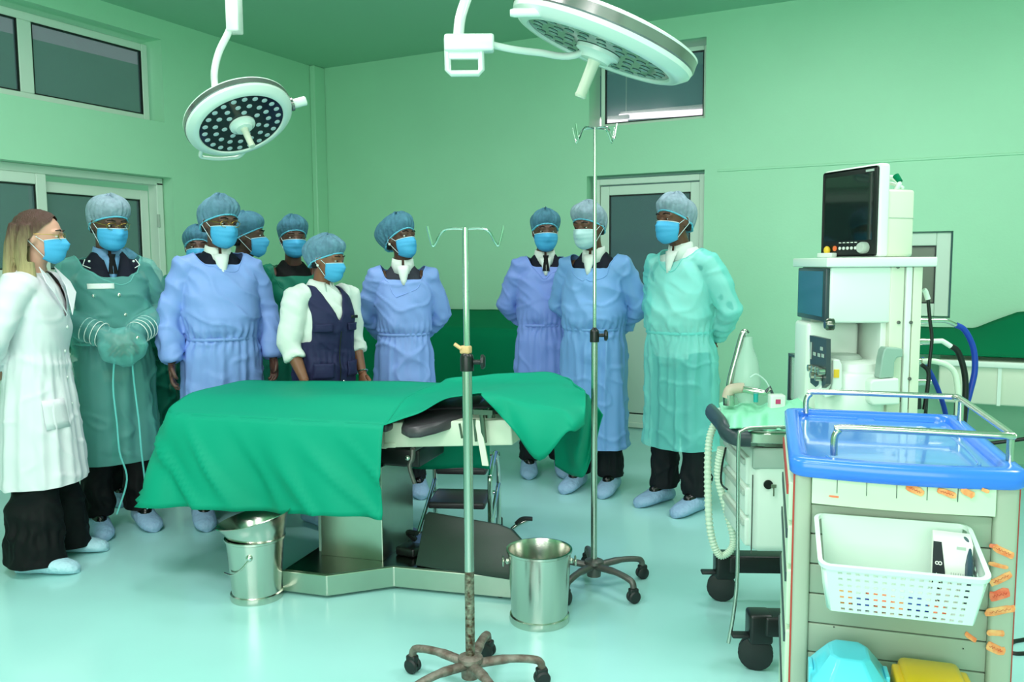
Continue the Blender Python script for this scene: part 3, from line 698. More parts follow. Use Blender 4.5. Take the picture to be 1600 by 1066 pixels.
q0 = D(366, 20, 4.25)-c1
b = MB(); Mb = frameM(q0, cl, fwd, (0, 0, 1)); b.box(-0.032, -0.045, -0.10, 0.032, 0.045, 0.12, M=Mb, bev=0.008); b.build('arm_joint', 'lamp_white', l1)
b = MB(); b.tube([q0+V((0, 0, 0.1)), V((q0.x, q0.y, ZC-c1.z-0.05))], 0.028, 16); b.build('ceiling_pole', 'lamp_white', l1)
b = MB(); b.lathe([(0.028, -0.09), (0.10, -0.05), (0.14, -0.02), (0.14, 0.0), (0, 0)], 32, M=Matrix.Translation((q0.x, q0.y, ZC-c1.z))); b.build('ceiling_cup', 'lamp_white', l1)
l2, c2, n2, x2, y2, M2 = op_lamp('larger round surgical lamp at top right with grey-green face seen edge-on', 934, 82, 3.15, 0.365, 0.16, radians(22.5), 'lamp_face_grey', 'lens_grey', 0, [(.69, 24, 0.1), (.52, 18, 0.2), (.35, 10, 0.3)])
R2 = 0.365
b = MB(); hc = D(826, 20, 2.93)-c2; b.tube([hc-cl*0.066, hc-cl*0.05, hc+cl*0.05, hc+cl*0.07], [0.012, 0.016, 0.016, 0.010], 14); b.build('grip', 'lamp_white', l2)
b = MB(); q = [-n2*R2*0.33+x2*0.05, D(900, 86, 3.3)-c2, D(840, 82, 3.28)-c2, D(800, 77, 3.25)-c2, D(768, 70, 3.22)-c2]
b.tube(spline(q), 0.014, 14); b.build('yoke_arm', 'lamp_white', l2)
q0 = D(733, 68, 3.2)-c2; Mb = frameM(q0, cl, fwd, (0, 0, 1))
b = MB(); b.box(-0.095, -0.03, -0.033, 0.097, 0.03, 0.032, M=Mb, bev=0.010); b.build('arm_joint', 'lamp_white', l2)
b = MB(); lp = [(-0.085, 0.02), (-0.083, -0.10), (-0.070, -0.113), (0.035, -0.113), (0.047, -0.10), (0.045, -0.03)]
b.tube([Mb @ V((x, 0, z)) for x, z in lp], (0.013, 0.016), 10, up=fwd); b.build('loop_handle', 'lamp_white', l2)
b = MB(); b.box(-0.08, -0.012, -0.06, 0.04, 0.012, -0.03, M=Mb, bev=0.004); b.build('joint_plate', 'lamp_white', l2)
b = MB(); b.tube(spline([D(716, 60, 3.2)-c2, D(719, 30, 3.2)-c2, D(728, 0, 3.21)-c2, D(740, -30, 3.22)-c2]), 0.021, 14); b.build('lamp_arm', 'lamp_white', l2)
q1 = D(742, -36, 3.22)-c2
b = MB(); b.tube([q1+V((0, 0, -.05)), V((q1.x, q1.y, ZC-c2.z-0.05))], 0.03, 16); b.build('ceiling_pole', 'lamp_white', l2)
b = MB(); b.lathe([(0.028, -0.09), (0.10, -0.05), (0.14, -0.02), (0.14, 0.0), (0, 0)], 32, M=Matrix.Translation((q1.x, q1.y, ZC-c2.z))); b.build('ceiling_cup', 'lamp_white', l2)

# ------------------------------------------------------------------ draped stretchers by the back wall
def draped(name, x0, x1, y0, y1, zf, zb, zhem, label, rise=None, seed=1):
    G = []
    nx = 50
    for i in range(nx+1):
        x = lerp(x0, x1, i/nx); row = []
        zr = rise(x) if rise else 0
        for j in range(10): row.append(V((x, y1-(y1-y0)*j/9, lerp(zb, zf, j/9)+zr*(1-j/9)+0.006*noise.noise(V((x*5, j*.3, seed))))))
        for j in range(1, 13):
            t = j/12; row.append(V((x, y0-0.02*sin(pi*min(1, t*3)/2)-0.03*t*(0.5+0.5*noise.noise(V((x*6, t, seed))))*2, lerp(zf, zhem, t))))
        G.append(row)
    b = MB(); b.grid(G)
    for xx, s in ((x0, 0), (x1, nx)):
        b.grid([[G[s][j] for j in range(22)], [V((G[s][j].x, G[s][j].y if j < 10 else y0, zhem if j < 21 else zhem)) for j in range(22)]])
    o = b.build(name, 'drape_dark', None, smooth=180, solid=0.004); return tag(o, label, 'drape', 'dark green cloths at the back wall')
draped('green_drape', -4.62, -2.45, 5.85, 6.45, 0.86, 0.985, 0.06, 'dark green cloth covering equipment along back wall behind the gowned group', seed=2)
sk = thing('instrument_trolley', 'plain trolley hidden under dark green cloth, its legs showing at the floor', 'trolley', (-3.5, 6.1, 0))
MB().box(-1.05, -0.22, 0.78, 0.98, 0.30, 0.83, bev=0.008).build('trolley_top', 'steel_sheet', sk)
for x in (-1.0, 0.93):
    for y in (-0.18, 0.26):
        MB().tube([(x, y, 0.0), (x, y, 0.79)], 0.014, 10).build('leg', 'base_grey', sk)
rz = lambda x: 0.12*max(0, min(1, (x-0.24)/0.25))
draped('green_drape', -0.35, 1.25, 5.86, 6.46, 0.80, 0.93, 0.808, 'dark green cloth folded over the cream stretcher at far right', rz, 5)
cot = thing('stretcher', 'cream panelled stretcher behind the anaesthesia machine with green cloth on top', 'stretcher', (0.65, 6.1, 0))
b = MB(); b.box(-0.62, -0.26, 0.50, 0.60, 0.30, 0.775, bev=0.012); b.build('side_panel', 'cream_plastic', cot)
b = MB(); b.box(-0.63, -0.285, 0.735, 0.61, -0.26, 0.772, bev=0.006).box(-0.30, -0.272, 0.50, -0.28, -0.258, 0.735); b.build('top_rail', 'white_plastic', cot)
for x in (-0.5, 0.5):
    for y in (-0.18, 0.2):
        lg = MB().tube([(x, y, 0.06), (x, y, 0.5)], 0.02, 10).build('leg', 'base_grey', cot)
        c_ = MB(); caster(c_, V((x, y, 0)), V((1, 0, 0)), 0.04); c_.build('caster', 'black_rubber', lg)
b = MB(); b.tube([(-0.5, -0.18, 0.2), (0.5, -0.18, 0.45)], 0.012, 8); b.build('brace', 'black_plastic', cot)

# ------------------------------------------------------------------ anaesthesia machine
MS = V((0.411, -0.912, 0)).normalized(); MF = V((-0.912, -0.411, 0)).normalized(); MO = V((-0.507, 2.794, 0))
am = thing('anaesthesia_machine', 'tall white anaesthesia workstation with teal screen, hoses and drawer cabinet', 'medical machine', MO, atan2(MF.y, MF.x))
# local frame: x = front (towards the left of the photo), y = -MS (away from the camera), z up
def aml(p): q = V(p)-MO; return V((q.dot(MF), -q.dot(MS), q.z))
def onS(px, py, s): return aml(PN(px, py, MO+MS*s, MS))
def onF(px, py, f): return aml(PN(px, py, MO+MF*f, MF))
FLIP[0] = True
def ambox(nm, x0, s0, z0, x1, s1, z1, m, bev=0.006, par=None):
    b = MB(); b.box(x0, min(-s0, -s1), z0, x1, max(-s0, -s1), z1, bev=bev); return b.build(nm, m, par or am)
NS = -0.12
ambox('top_shelf', -0.60, -0.50, 1.366, -0.235, -0.10, 1.398, 'white_plastic', 0.004)
ambox('upper_housing', -0.46, -0.46, 1.175, -0.255, NS, 1.366, 'white_plastic', 0.008)
ambox('rear_column', -0.455, -0.46, 0.72, -0.435, NS-0.02, 1.20, 'white_plastic', 0.003)
for i, (x0, x1, s) in enumerate(((-0.50, -0.455, NS+0.004), (-0.525, -0.505, NS+0.008), (-0.56, -0.53, NS+0.004))):
    ambox('rail', x0, -0.46, 0.55, x1, s, 1.365, 'cream_plastic' if i != 1 else 'white_plastic', 0.003)
ambox('niche_back', -0.435, -0.46, 0.95, -0.26, -0.34, 1.18, 'grey_plastic', 0.004)
b = MB()
for px, py in ((1404, 504), (1423, 504), (1421, 592), (1403, 417)):
    p = onS(px, py, NS+0.008); b.lathe([(0.006, 0), (0.006, 0.003), (0, 0.004)], 10, M=Matrix.Translation(p) @ Matrix.Rotation(pi/2, 4, 'X'))
b.build('screw', 'base_grey', am)
# ventilator screen on the front of the housing
ambox('screen_bezel', -0.256, -0.445, 1.178, -0.240, -0.125, 1.362, 'panel_dark', 0.004)
s_ = ambox('ventilator_screen', -0.241, -0.43, 1.195, -0.238, -0.15, 1.352, 'screen_teal', 0)
p = onF(1290, 507, -0.22); b = MB(); b.lathe([(0.02, 0), (0.02, 0.02), (0.014, 0.028), (0, 0.028)], 20, M=Matrix.Translation((-0.245, p.y, p.z)) @ Matrix.Rotation(pi/2, 4, 'Y')); b.build('dial', 'steel_top', am)
# lower front panel with knobs
ambox('flow_block', -0.42, -0.46, 0.80, -0.235, -0.30, 1.165, 'white_plastic', 0.015)
q = [onF(px, py, -0.228) for px, py in ((1265, 524), (1291, 530), (1291, 600), (1280, 610), (1266, 598))]
MB().slab(q, (-0.015, 0, 0)).build('control_panel', 'panel_dark', am, smooth=0)
b = MB()
for px, py in ((1271, 575), (1277, 577), (1283, 578), (1288, 581), (1275, 586), (1283, 590)):
    p = onF(px, py, -0.226); b.lathe([(0.013, 0), (0.012, 0.02), (0, 0.022)], 12, M=Matrix.Translation(p) @ Matrix.Rotation(pi/2, 4, 'Y'))
b.build('flow_knob', 'steel', am)
b = MB()
for px, py in ((1273, 553), (1280, 555), (1284, 545), (1286, 556)):
    p = onF(px, py, -0.227); b.box(p.x, p.y-0.012, p.z-0.006, p.x+0.002, p.y+0.012, p.z+0.006)
p = onF(1267.5, 548, -0.227); b.box(p.x, p.y-0.006, p.z-0.03, p.x+0.002, p.y+0.006, p.z+0.03)
b.build('button', 'grey_plastic', am)
# absorber canister
p = onS(1340, 620, -0.16)
MB().lathe([(0, 0.74), (0.12, 0.74), (0.122, 0.75), (0.122, 0.985), (0.112, 1.0), (0.09, 1.005), (0.085, 1.03), (0.07, 1.038), (0, 1.04)], 40, M=Matrix.Translation((p.x, p.y+0.06, 0))).build('absorber_canister', 'white_plastic', am)
MB().lathe([(0.07, 1.0), (0.07, 1.045), (0.06, 1.055), (0, 1.058)], 36, M=Matrix.Translation((p.x+0.03, p.y+0.09, 0))).build('canister_lid', 'grey_plastic', am)
for px, lm, dx in ((1296, 'pink_label', 0), (1312, 'yellow_label', 0.0)):
    s = -0.085 if lm == 'yellow_label' else -0.095
    a_ = [onS(x+px-1312, y+(px-1312)*0.3, s) for x, y in ((1302, 562), (1312, 562), (1316, 570), (1316, 606), (1310, 617), (1290, 622), (1288, 618), (1300, 608))]
    h = MB().slab(a_, (0, 0.035, 0)).build('vaporiser_handle', 'white_plastic', am, smooth=0, bev=0.004)
    c_ = onS(px-5, 584 if lm == 'yellow_label' else 577, s+0.002)
    MB().box(c_.x-0.009, c_.y-0.001, c_.z-0.014, c_.x+0.009, c_.y+0.002, c_.z+0.014).build('label', lm, h)
# grey-green hook arm and handle block on the near side
a_ = [onS(x, y, -0.06) for x, y in ((1385, 543), (1411, 545), (1411, 558), (1402, 559), (1398, 566), (1397, 590), (1374, 592), (1378, 560), (1381, 548))]
MB().slab(a_, (0, 0.05, 0)).build('bag_arm', 'green_grey', am, smooth=0, bev=0.004)
a_ = [onS(x, y, -0.05) for x, y in ((1360, 598), (1364, 594), (1405, 591), (1406, 632), (1364, 634), (1360, 628))]
MB().slab(a_, (0, 0.07, 0)).build('valve_block', 'white_plastic', am, smooth=0, bev=0.006)
a_ = [onS(x, y, -0.12) for x, y in ((1408, 620), (1440, 618), (1441, 640), (1408, 641))]
MB().slab(a_, (0, 0.04, 0)).build('connector_block', 'black_plastic', am, smooth=0, bev=0.004)
# bellows box sticking out on the left
p0 = onF(1238, 563, -0.06); p1 = onF(1265, 622, -0.06)
yA, yB = sorted((p0.y, p1.y)); zA, zB = p1.z, p0.z
MB().box(-0.36, 0.46, 0.83, -0.27, 0.63, 1.01, bev=0.008).build('bellows_case', 'bag_clear', am)
b = MB()
for k in range(5): b.lathe([(0, 0), (0.075, 0.004), (0.08, 0.010), (0.075, 0.016), (0, 0.018)], 28, M=Matrix.Translation((-0.315, 0.545, 0.84+0.02*k)) @ Matrix.Scale(.52, 4, V((1, 0, 0))))
b.build('bellows', 'base_grey', am)
b = MB()
for x in (-0.36, -0.27):
    for y in (0.46, 0.63): b.box(x-.006, y-.006, 0.82, x+.006, y+.006, 1.015)
b.box(-0.366, 0.454, 1.008, -0.264, 0.636, 1.018).box(-0.366, 0.454, 0.815, -0.264, 0.636, 0.83); b.build('case_frame', 'panel_dark', am)
# worktop with rounded front and black grip
e0 = aml(FL(1118, 640, .79)); e1 = aml(FL(1150, 678, .775)); e2 = aml(FL(1240, 672, .79))
yn = 0.07; xf = 0.075
def wt(z0, z1, ins, m, nm):
    pts = [(-0.42, yn+ins), (xf-0.09-ins, yn+ins), (xf-0.03-ins, yn+0.03+ins), (xf-ins, yn+0.10), (xf-ins, 0.50), (xf-0.03-ins, 0.56-ins), (xf-0.10, 0.58-ins), (-0.42, 0.58-ins)]
    MB().prism(pts, z0, z1).build(nm, m, am, smooth=40, bev=0.004)
wt(0.765, 0.802, 0.0, 'steel_sheet', 'worktop')
wt(0.802, 0.808, 0.012, 'white_plastic', 'worktop_liner')
wt(0.745, 0.765, 0.03, 'steel_top', 'worktop_underside')
b = MB(); b.tube(spline([V((xf-0.06, yn-0.006, 0.785)), V((xf-0.01, yn+0.008, 0.787)), V((xf+0.012, yn+0.06, 0.795)), V((xf+0.014, 0.2, 0.812)), V((xf+0.014, 0.40, 0.82))]), [(0.02, 0.03)]*25, 12, up=(0, 0, 1)); b.build('front_grip', 'panel_dark', am, smooth=60)
# drawer cabinet
b = MB(); b.box(-0.42, 0.10, 0.37, 0.0, 0.50, 0.745, bev=0.03); b.build('cabinet', 'white_plastic', am)
b = MB(); b.box(-0.42, 0.094, 0.67, 0.0, 0.11, 0.745, bev=0.01); b.build('cabinet_band', 'grey_plastic', am)
for k in range(3):
    z0 = 0.385+0.11*k; dr = MB().box(-0.01, 0.13, z0, 0.014, 0.49, z0+0.10, bev=0.008).build('drawer', 'white_plastic', am)
    MB().box(0.012, 0.14, z0+0.07, 0.024, 0.48, z0+0.09, bev=0.004).build('drawer_handle', 'grey_plastic', dr)
p = onS(1200, 757, -0.10)
b = MB(); b.lathe([(0.016, 0), (0.016, 0.006), (0, 0.007)], 16, M=Matrix.Translation(p) @ Matrix.Rotation(pi/2, 4, 'X')); b.build('lock', 'black_plastic', am)
b = MB(); b.box(p.x-0.022, p.y-0.026, p.z-0.006, p.x-0.004, p.y-0.022, p.z+0.006).box(p.x-0.016, p.y-0.026, p.z-0.035, p.x-0.011, p.y-0.023, p.z-0.004); b.build('key', 'steel', am)
MB().box(-0.004, 0.096, 0.37, -0.001, 0.102, 0.65).build('cabinet_seam', 'base_grey', am)
# legs and casters
def aleg(y, nm='base_leg'):
    l = MB(); l.box(-0.62, y-0.045, 0.13, -0.02, y+0.045, 0.20, bev=0.01).box(-0.05, y-0.04, 0.10, 0.03, y+0.04, 0.205, bev=0.012); return l.build(nm, 'black_plastic', am)
for y in (0.0, 0.58):
    lg = aleg(y)
    b = MB(); caster(b, V((0.0, y-0.0, 0)), V((1, 0.25, 0)).normalized(), 0.058, 'black_rubber'); b.build('caster', 'black_rubber', lg)
    b = MB(); b.box(0.02, y-0.03, 0.118, 0.085, y+0.01, 0.130, bev=0.005); b.build('brake', 'black_rubber', lg)
MB().box(-0.62, 0.0, 0.14, -0.50, 0.58, 0.20, bev=0.01).build('base_crossbeam', 'black_plastic', am)
MB().box(-0.56, 0.14, 0.20, -0.44, 0.56, 0.76, bev=0.01).build('lower_column', 'grey_plastic', am)
for y in (0.0, 0.58):
    b = MB(); caster(b, V((-0.57, y, 0)), V((1, 0.25, 0)).normalized(), 0.058, 'black_rubber'); b.build('caster', 'black_rubber', am)
# thin bent steel rod hanging off the worktop
b = MB(); q = [onS(1240, 668, 0.0), onS(1180, 669, 0.0), onS(1160, 673, 0.0), onS(1154, 690, 0.0), onS(1153, 800, 0.0), onS(1152, 900, 0.0), onS(1146, 960, 0.0), onS(1138, 1005, 0.0)]
b.tube(spline(q, 5), 0.0065, 10); b.build('steel_rod', 'old_chrome', am)
# corrugated hose looping down at the far left of the worktop
q = spline([onS(1120, 655, -0.5), onS(1108, 690, -0.5), onS(1106, 760, -0.5), onS(1110, 830, -0.5), onS(1125, 868, -0.5), onS(1146, 850, -0.5), onS(1136, 800, -0.5), onS(1122, 745, -0.48), onS(1127, 700, -0.45)], 30)
b = MB(); b.tube(q, [0.013 if i % 3 else 0.0165 for i in range(len(q))], 10); b.build('corrugated_hose', 'hose_white', am, smooth=60)
b = MB(); q = spline([onS(1134, 700, -0.35), onS(1128, 730, -0.4), onS(1127, 755, -0.4), onS(1136, 765, -0.3)]); b.tube(q, 0.004, 6); b.build('thin_cable', 'hose_black', am)
# breathing circuit on the worktop
b = MB(); b.tube(spline([onS(1141, 630, -0.42), onS(1140, 605, -0.42), onS(1142, 590, -0.42), onS(1150, 560, -0.42), onS(1158, 530, -0.42), onS(1163, 519, -0.42), onS(1167, 522, -0.42)]), 0.0125, 14); b.build('bag_pole', 'old_chrome', am)
b = MB(); p = onS(1168, 527, -0.42); b.lathe([(0.0, 0.005), (0.018, 0.0), (0.02, -0.03), (0.042, -0.09), (0.052, -0.17), (0.048, -0.22), (0.03, -0.25), (0, -0.255)], 24, M=Matrix.Translation(p)); b.build('breathing_bag', 'bag_clear', am)
b = MB(); b.tube(spline([onS(1136, 622, -0.38), onS(1140, 610, -0.38), onS(1150, 607, -0.38), onS(1162, 606, -0.38)]), [0.02]*19, 12); b.build('elbow_duct', 'tan_plastic', am)
b = MB(); p = onS(1139, 625, -0.38); b.lathe([(0.022, -0.02), (0.022, 0.02), (0.018, 0.022)], 16, M=Matrix.Translation(p), cap=True); b.build('duct_collar', 'old_chrome', am)
b = MB(); b.tube([onS(1160, 608, -0.36), onS(1180, 612, -0.36), onS(1196, 614, -0.34), onS(1204, 606, -0.33)], [0.012, 0.014, 0.010, 0.008], 12); b.build('wye_connector', 'steel', am)
b = MB(); b.tube([onS(1196, 613, -0.33), onS(1203, 605, -0.33), onS(1207, 616, -0.33)], 0.006, 8); b.build('clip', 'panel_dark', am)
p = onS(1181, 620, -0.34); MB().lathe([(0.009, -0.02), (0.009, 0.012), (0, 0.013)], 10, M=Matrix.Translation(p), cap=True).build('teal_cap', 'teal_plastic', am)
b = MB(); b.tube(spline([onS(1205, 612, -0.33), onS(1196, 595, -0.33), onS(1182, 585, -0.33), onS(1172, 590, -0.33)]), 0.003, 6); b.build('sample_line', 'hose_clear', am)
p = onS(1213, 625, -0.30); b = MB(); b.box(p.x-0.03, p.y-0.02, 0.808, p.x+0.025, p.y+0.03, p.z+0.02, bev=0.006); h = b.build('sample_pack', 'white_plastic', am)
MB().box(p.x-0.01, p.y-0.022, p.z-0.012, p.x+0.008, p.y-0.019, p.z+0.005).build('label', 'pink_label', h)
p = onS(1155, 632, -0.30); MB().box(p.x-0.05, p.y-0.02, 0.808, p.x+0.04, p.y+0.05, 0.815, bev=0.008).build('white_tray', 'white_plastic', am)
FLIP[0] = False
# mint cloth on the worktop
G = []
frontp = [(1126, 655, 0.811), (1136, 668, 0.811), (1148, 670, 0.824), (1160, 669, 0.811), (1171, 674, 0.814), (1186, 670, 0.832), (1200, 672, 0.811), (1218, 671, 0.834), (1233, 673, 0.811), (1254, 672, 0.814), (1272, 664, 0.824)]
backp = [(1124, 636, 0.814), (1135, 636, 0.819), (1148, 636, 0.824), (1160, 635, 0.824), (1171, 636, 0.824), (1186, 637, 0.824), (1200, 635, 0.834), (1218, 632, 0.844), (1233, 628, 0.869), (1254, 624, 0.859), (1272, 626, 0.854)]
rows = []
for t in (0, 0.33, 0.66, 1.0):
    rows.append([FL(*[lerp(a, c, t) for a, c in zip(p, q)])+V((0, 0, 0.010*sin(k*2.1+t*4)+.012)) if t < 1 else FL(*q) for k, (p, q) in enumerate(zip(backp, frontp))])
o = MB().grid(patch(rows, 6, 6, 0.006, 2)).build('mint_cloth', 'drape_mint', None, smooth=180, solid=0.004)
tag(o, 'pale mint green cloth crumpled on the anaesthesia machine worktop', 'cloth')
FLIP[0] = True
# gas hoses at the back
def hose(nm, pts, r, m, s=-0.25, fit=True):
    q = [onS(x, y, ss) for x, y, ss in pts]
    MB().tube(spline(q, 8), r, 12).build(nm, m, am)
hose('oxygen_hose', [(1494, 508, -.3), (1508, 517, -.3), (1521, 545, -.3), (1523, 580, -.3), (1515, 615, -.3), (1508, 645, -.3), (1500, 720, -.3)], 0.0105, 'hose_blue')
hose('air_hose', [(1486, 541, -.28), (1498, 552, -.28), (1508, 590, -.28), (1507, 640, -.28), (1500, 720, -.28)], 0.0105, 'hose_black')
hose('suction_hose', [(1440, 565, -.25), (1462, 565, -.25), (1482, 572, -.25), (1494, 590, -.25), (1497, 640, -.25), (1490, 720, -.25)], 0.010, 'hose_white')
hose('power_cord', [(1450, 468, -.2), (1453, 500, -.2), (1456, 530, -.2), (1452, 570, -.2), (1448, 620, -.2), (1444, 680, -.2)], 0.006, 'hose_black')
hose('blue_hose', [(1440, 560, -.4), (1455, 585, -.4), (1468, 615, -.4), (1478, 650, -.4), (1484, 700, -.4)], 0.009, 'hose_blue')
hose('dark_cable', [(1440, 570, -.15), (1450, 580, -.15), (1450, 600, -.15), (1444, 640, -.15)], 0.007, 'hose_black')
hose('oxygen_fitting', [(1440, 502, -.3), (1470, 501, -.3), (1482, 503, -.3), (1495, 509, -.3)], 0.008, 'steel')
hose('air_fitting', [(1440, 534, -.28), (1468, 533, -.28), (1474, 534, -.28), (1488, 543, -.28)], 0.009, 'white_plastic')
hose('plug', [(1443, 453, -.2), (1446, 456, -.2), (1450, 468, -.2)], 0.009, 'white_plastic')
for y in (502, 534, 565, 597):
    p = onS(1445, y, -0.26); MB().tube([p-V((-.04, 0, 0)), p-V((.02, 0, 0))], [0.014, 0.011], 14).build('gas_port', 'steel', am)

FLIP[0] = False
# patient monitor
ml = D(1283, 402, 3.22); mr = D(1373, 402, 2.945); mx = (mr-ml); mx.z = 0; mw = mx.length; mx.normalize(); my = V((-mx.y, mx.x, 0))   # my points away from the viewer side
if my.dot(FW) < 0: my = -my
mo = V((ml.x, ml.y, 1.4005))
mon = thing('patient_monitor', 'black-faced patient monitor standing on top of the white machine shelf', 'monitor', mo, atan2(mx.y, mx.x))
mh = uz(1371, 254, mr)-1.4005
MB().box(0, 0, 0, mw, 0.045, mh, bev=0.012).build('front_housing', 'white_plastic', mon)
MB().box(0.03, 0.035, 0.0, mw-0.01, 0.17, mh*0.73, bev=0.012).build('rear_housing', 'cream_plastic', mon)
MB().box(mw-0.012, 0.05, mh*0.42, mw-0.008, 0.168, mh*0.425).build('seam', 'grey_plastic', mon)
MB().box(0.006, -0.004, 0.004, mw-0.010, 0.004, mh-0.008, bev=0.010).build('bezel', 'black_plastic', mon)
MB().box(0.022, -0.0055, 0.062, mw-0.03, -0.003, mh-0.03).build('display', 'screen_glass', mon, smooth=0)
b = MB(); b.box(mw*0.77, -0.007, mh-0.026, mw*0.90, -0.004, mh-0.018); b.build('name_plate', 'grey_plastic', mon)
for k in range(5): MB().lathe([(0.006, 0), (0.006, 0.003), (0, 0.004)], 12, M=Matrix.Translation((mw*(.36+.068*k), -0.004, 0.034)) @ Matrix.Rotation(pi/2, 4, 'X')).build('button', 'white_plastic', mon)
b = MB()
for k in range(5): b.box(mw*(.34+.068*k), -0.0055, 0.053, mw*(.38+.068*k), -0.004, 0.056)
b.build('printed_marks', 'white_plastic', mon)
MB().lathe([(0.010, 0), (0.010, 0.003), (0, 0.004)], 14, M=Matrix.Translation((mw*.27, -0.004, 0.034)) @ Matrix.Rotation(pi/2, 4, 'X')).build('alarm_button', 'orange', mon)
MB().lathe([(0.021, 0), (0.021, 0.018), (0.017, 0.026), (0.0, 0.026)], 20, M=Matrix.Translation((mw*.79, -0.004, 0.034)) @ Matrix.Rotation(pi/2, 4, 'X')).build('dial', 'grey_plastic', mon)
MB().box(0.01, -0.03, 0.0, 0.09, -0.002, 0.018, bev=0.004).build('cable_plug', 'white_plastic', mon)
MB().ell((0.045, -0.012, 0.028), (0.014, 0.012, 0.016), 12, 8).build('socket_cover', 'yellow_label', mon)
b = MB(); b.tube(spline([(mw-0.20, 0.11, mh*0.73), (mw-0.17, 0.10, mh*0.86), (mw-0.06, 0.10, mh*0.87), (mw-0.02, 0.10, mh*0.80), (mw-0.03, 0.10, mh*0.73)]), 0.009, 10); b.tube(spline([(mw-0.16, 0.13, mh*0.75), (mw-0.10, 0.13, mh*0.82), (mw-0.02, 0.12, mh*0.75)]), 0.006, 8); b.build('carry_handle', 'white_plastic', mon)
MB().tube([(mw-0.035, 0.10, mh*0.88), (mw-0.015, 0.10, mh*0.81)], [0.012, 0.010], 10).build('handle_end', 'drape_dark', mon)

# ------------------------------------------------------------------ medicine cart in the foreground
CA = radians(10); CX = V((cos(CA), sin(CA), 0)); CY = V((-sin(CA), cos(CA), 0)); CO = FL(1243, 739, .93); CO.z = 0
cart = thing('medicine_cart', 'cream hospital cart with blue tray top standing in the right foreground', 'cart', CO, CA)
def ctl(p): q = V(p)-CO; return V((q.dot(CX), q.dot(CY), q.z))
def onC(px, py, c): return ctl(PN(px, py, CO-CY*c, CY))     # c = distance out from the end face
CW = onC(1595, 770, 0.0).x; CD = 0.62
MB().box(0, 0, 0.12, 0.034, 0.034, 0.93, bev=0.008).build('corner_post', 'cart_body', cart)
MB().box(CW-0.045, 0, 0.12, CW, 0.034, 0.93, bev=0.008).build('corner_post', 'cart_body', cart)
for x in (0, CW-0.04): MB().box(x, CD-0.034, 0.12, x+0.034, CD, 0.93, bev=0.008).build('corner_post', 'cart_body', cart)
for x in (-0.0035, CW-0.0005): MB().box(x, 0.012, 0.12, x+0.004, 0.026, 0.93).build('trim_strip', 'red_trim', cart)
zs = [0.13+0.0665*k for k in range(12)]
for k in range(len(zs)-1):
    MB().box(0.034, 0.012, zs[k]+0.001, CW-0.045, 0.024, zs[k+1]-0.0015, bev=0.0025).build('side_panel', 'cart_panel', cart)
G1 = []
b = MB(); pts = [(0.034+ (CW-0.079)*i/16, -0.008-0.012*sin(pi*i/16)) for i in range(17)]
b.prism(pts+[(CW-0.045, 0.02), (0.034, 0.02)], 0.868, 0.93); b.build('upper_fascia', 'cart_strip', cart)
for k in range(5):
    x = 0.034+(CW-0.079)*(k+0.85)/6.1; y = -0.0095-0.012*sin(pi*(x-0.034)/(CW-0.079)); MB().box(x, y, 0.895, x+0.0012, y+0.006, 0.93).build('fascia_notch', 'panel_dark', cart)
MB().box(0.02, 0.03, 0.14, CW-0.02, CD-0.02, 0.92).build('carcass', 'cart_body', cart)
for k, (z0, z1) in enumerate(((0.16, 0.38), (0.39, 0.56), (0.57, 0.70), (0.71, 0.80), (0.81, 0.90))):
    d_ = MB().box(-0.012, 0.04, z0, 0.022, CD-0.04, z1, bev=0.006).build('drawer', 'cart_strip', cart)
    MB().box(-0.016, 0.045, z1-0.03, -0.010, CD-0.05, z1-0.008).build('drawer_handle', 'red_trim' if k == 4 else 'panel_dark', d_)
b = MB(); b.box(0, 0, 0.085, CW, CD, 0.13, bev=0.01); b.build('base', 'grey_plastic', cart)
for x in (0.05, CW-0.05):
    for y in (0.05, CD-0.05):
        b = MB(); caster(b, V((x, y, 0)), V((0, 1, 0)), 0.042, 'black_rubber'); b.build('caster', 'black_rubber', cart)
# blue tray top: rim with bowed near edge, sunken panel, moulded ridges
def outline(inset, n=14):
    P_ = []; x0, x1, y0, y1 = -0.012+inset, CW+0.014-inset, -0.012+inset, CD+0.03-inset; r = 0.03
    for (cx_, cy_, a0) in ((x1-r, y1-r, 0), (x0+r, y1-r, 90), (x0+r, y0+r, 180), (x1-r, y0+r, 270)):
        for i in range(6):
            a = radians(a0+90*i/5); P_.append((cx_+r*cos(a), cy_+r*sin(a)))
        if a0 == 180:
            for i in range(1, n): t = i/n; P_.append((lerp(x0+r, x1-r, t), y0))
    return [(x, y-0.024*sin(pi*max(0, min(1, (x-x0)/(x1-x0)))) if y < 0.2 else y) for x, y in P_]
R = [[(x, y, z) for x, y in outline(i)] for i, z in ((0.006, 0.925), (0.0, 0.932), (0.0, 0.957), (0.006, 0.964), (0.030, 0.966), (0.036, 0.960), (0.040, 0.948))]
MB().rings(R, cap=False).build('tray_rim', 'tray_blue', cart, smooth=50)
MB().prism(outline(0.030), 0.930, 0.9485).build('tray_panel', 'tray_clear', cart, smooth=30)
for (x0, x1) in ((0.05, CW*0.42), (CW*0.52, CW*0.87)):
    b = MB(); b.tube(spline([(x0, 0.026, 0.949), ((x0+x1)/2, 0.012, 0.951), (x1, 0.016, 0.949)]), [(0.010, 0.004)]*13, 10, up=(0, 0, 1)); b.build('tray_ridge', 'tray_blue', cart)
    b = MB(); b.tube([(x0, CD-0.02, 0.949), (x1, CD-0.02, 0.949)], [(0.010, 0.004)]*2, 10, up=(0, 0, 1)); b.build('tray_ridge', 'tray_blue', cart)
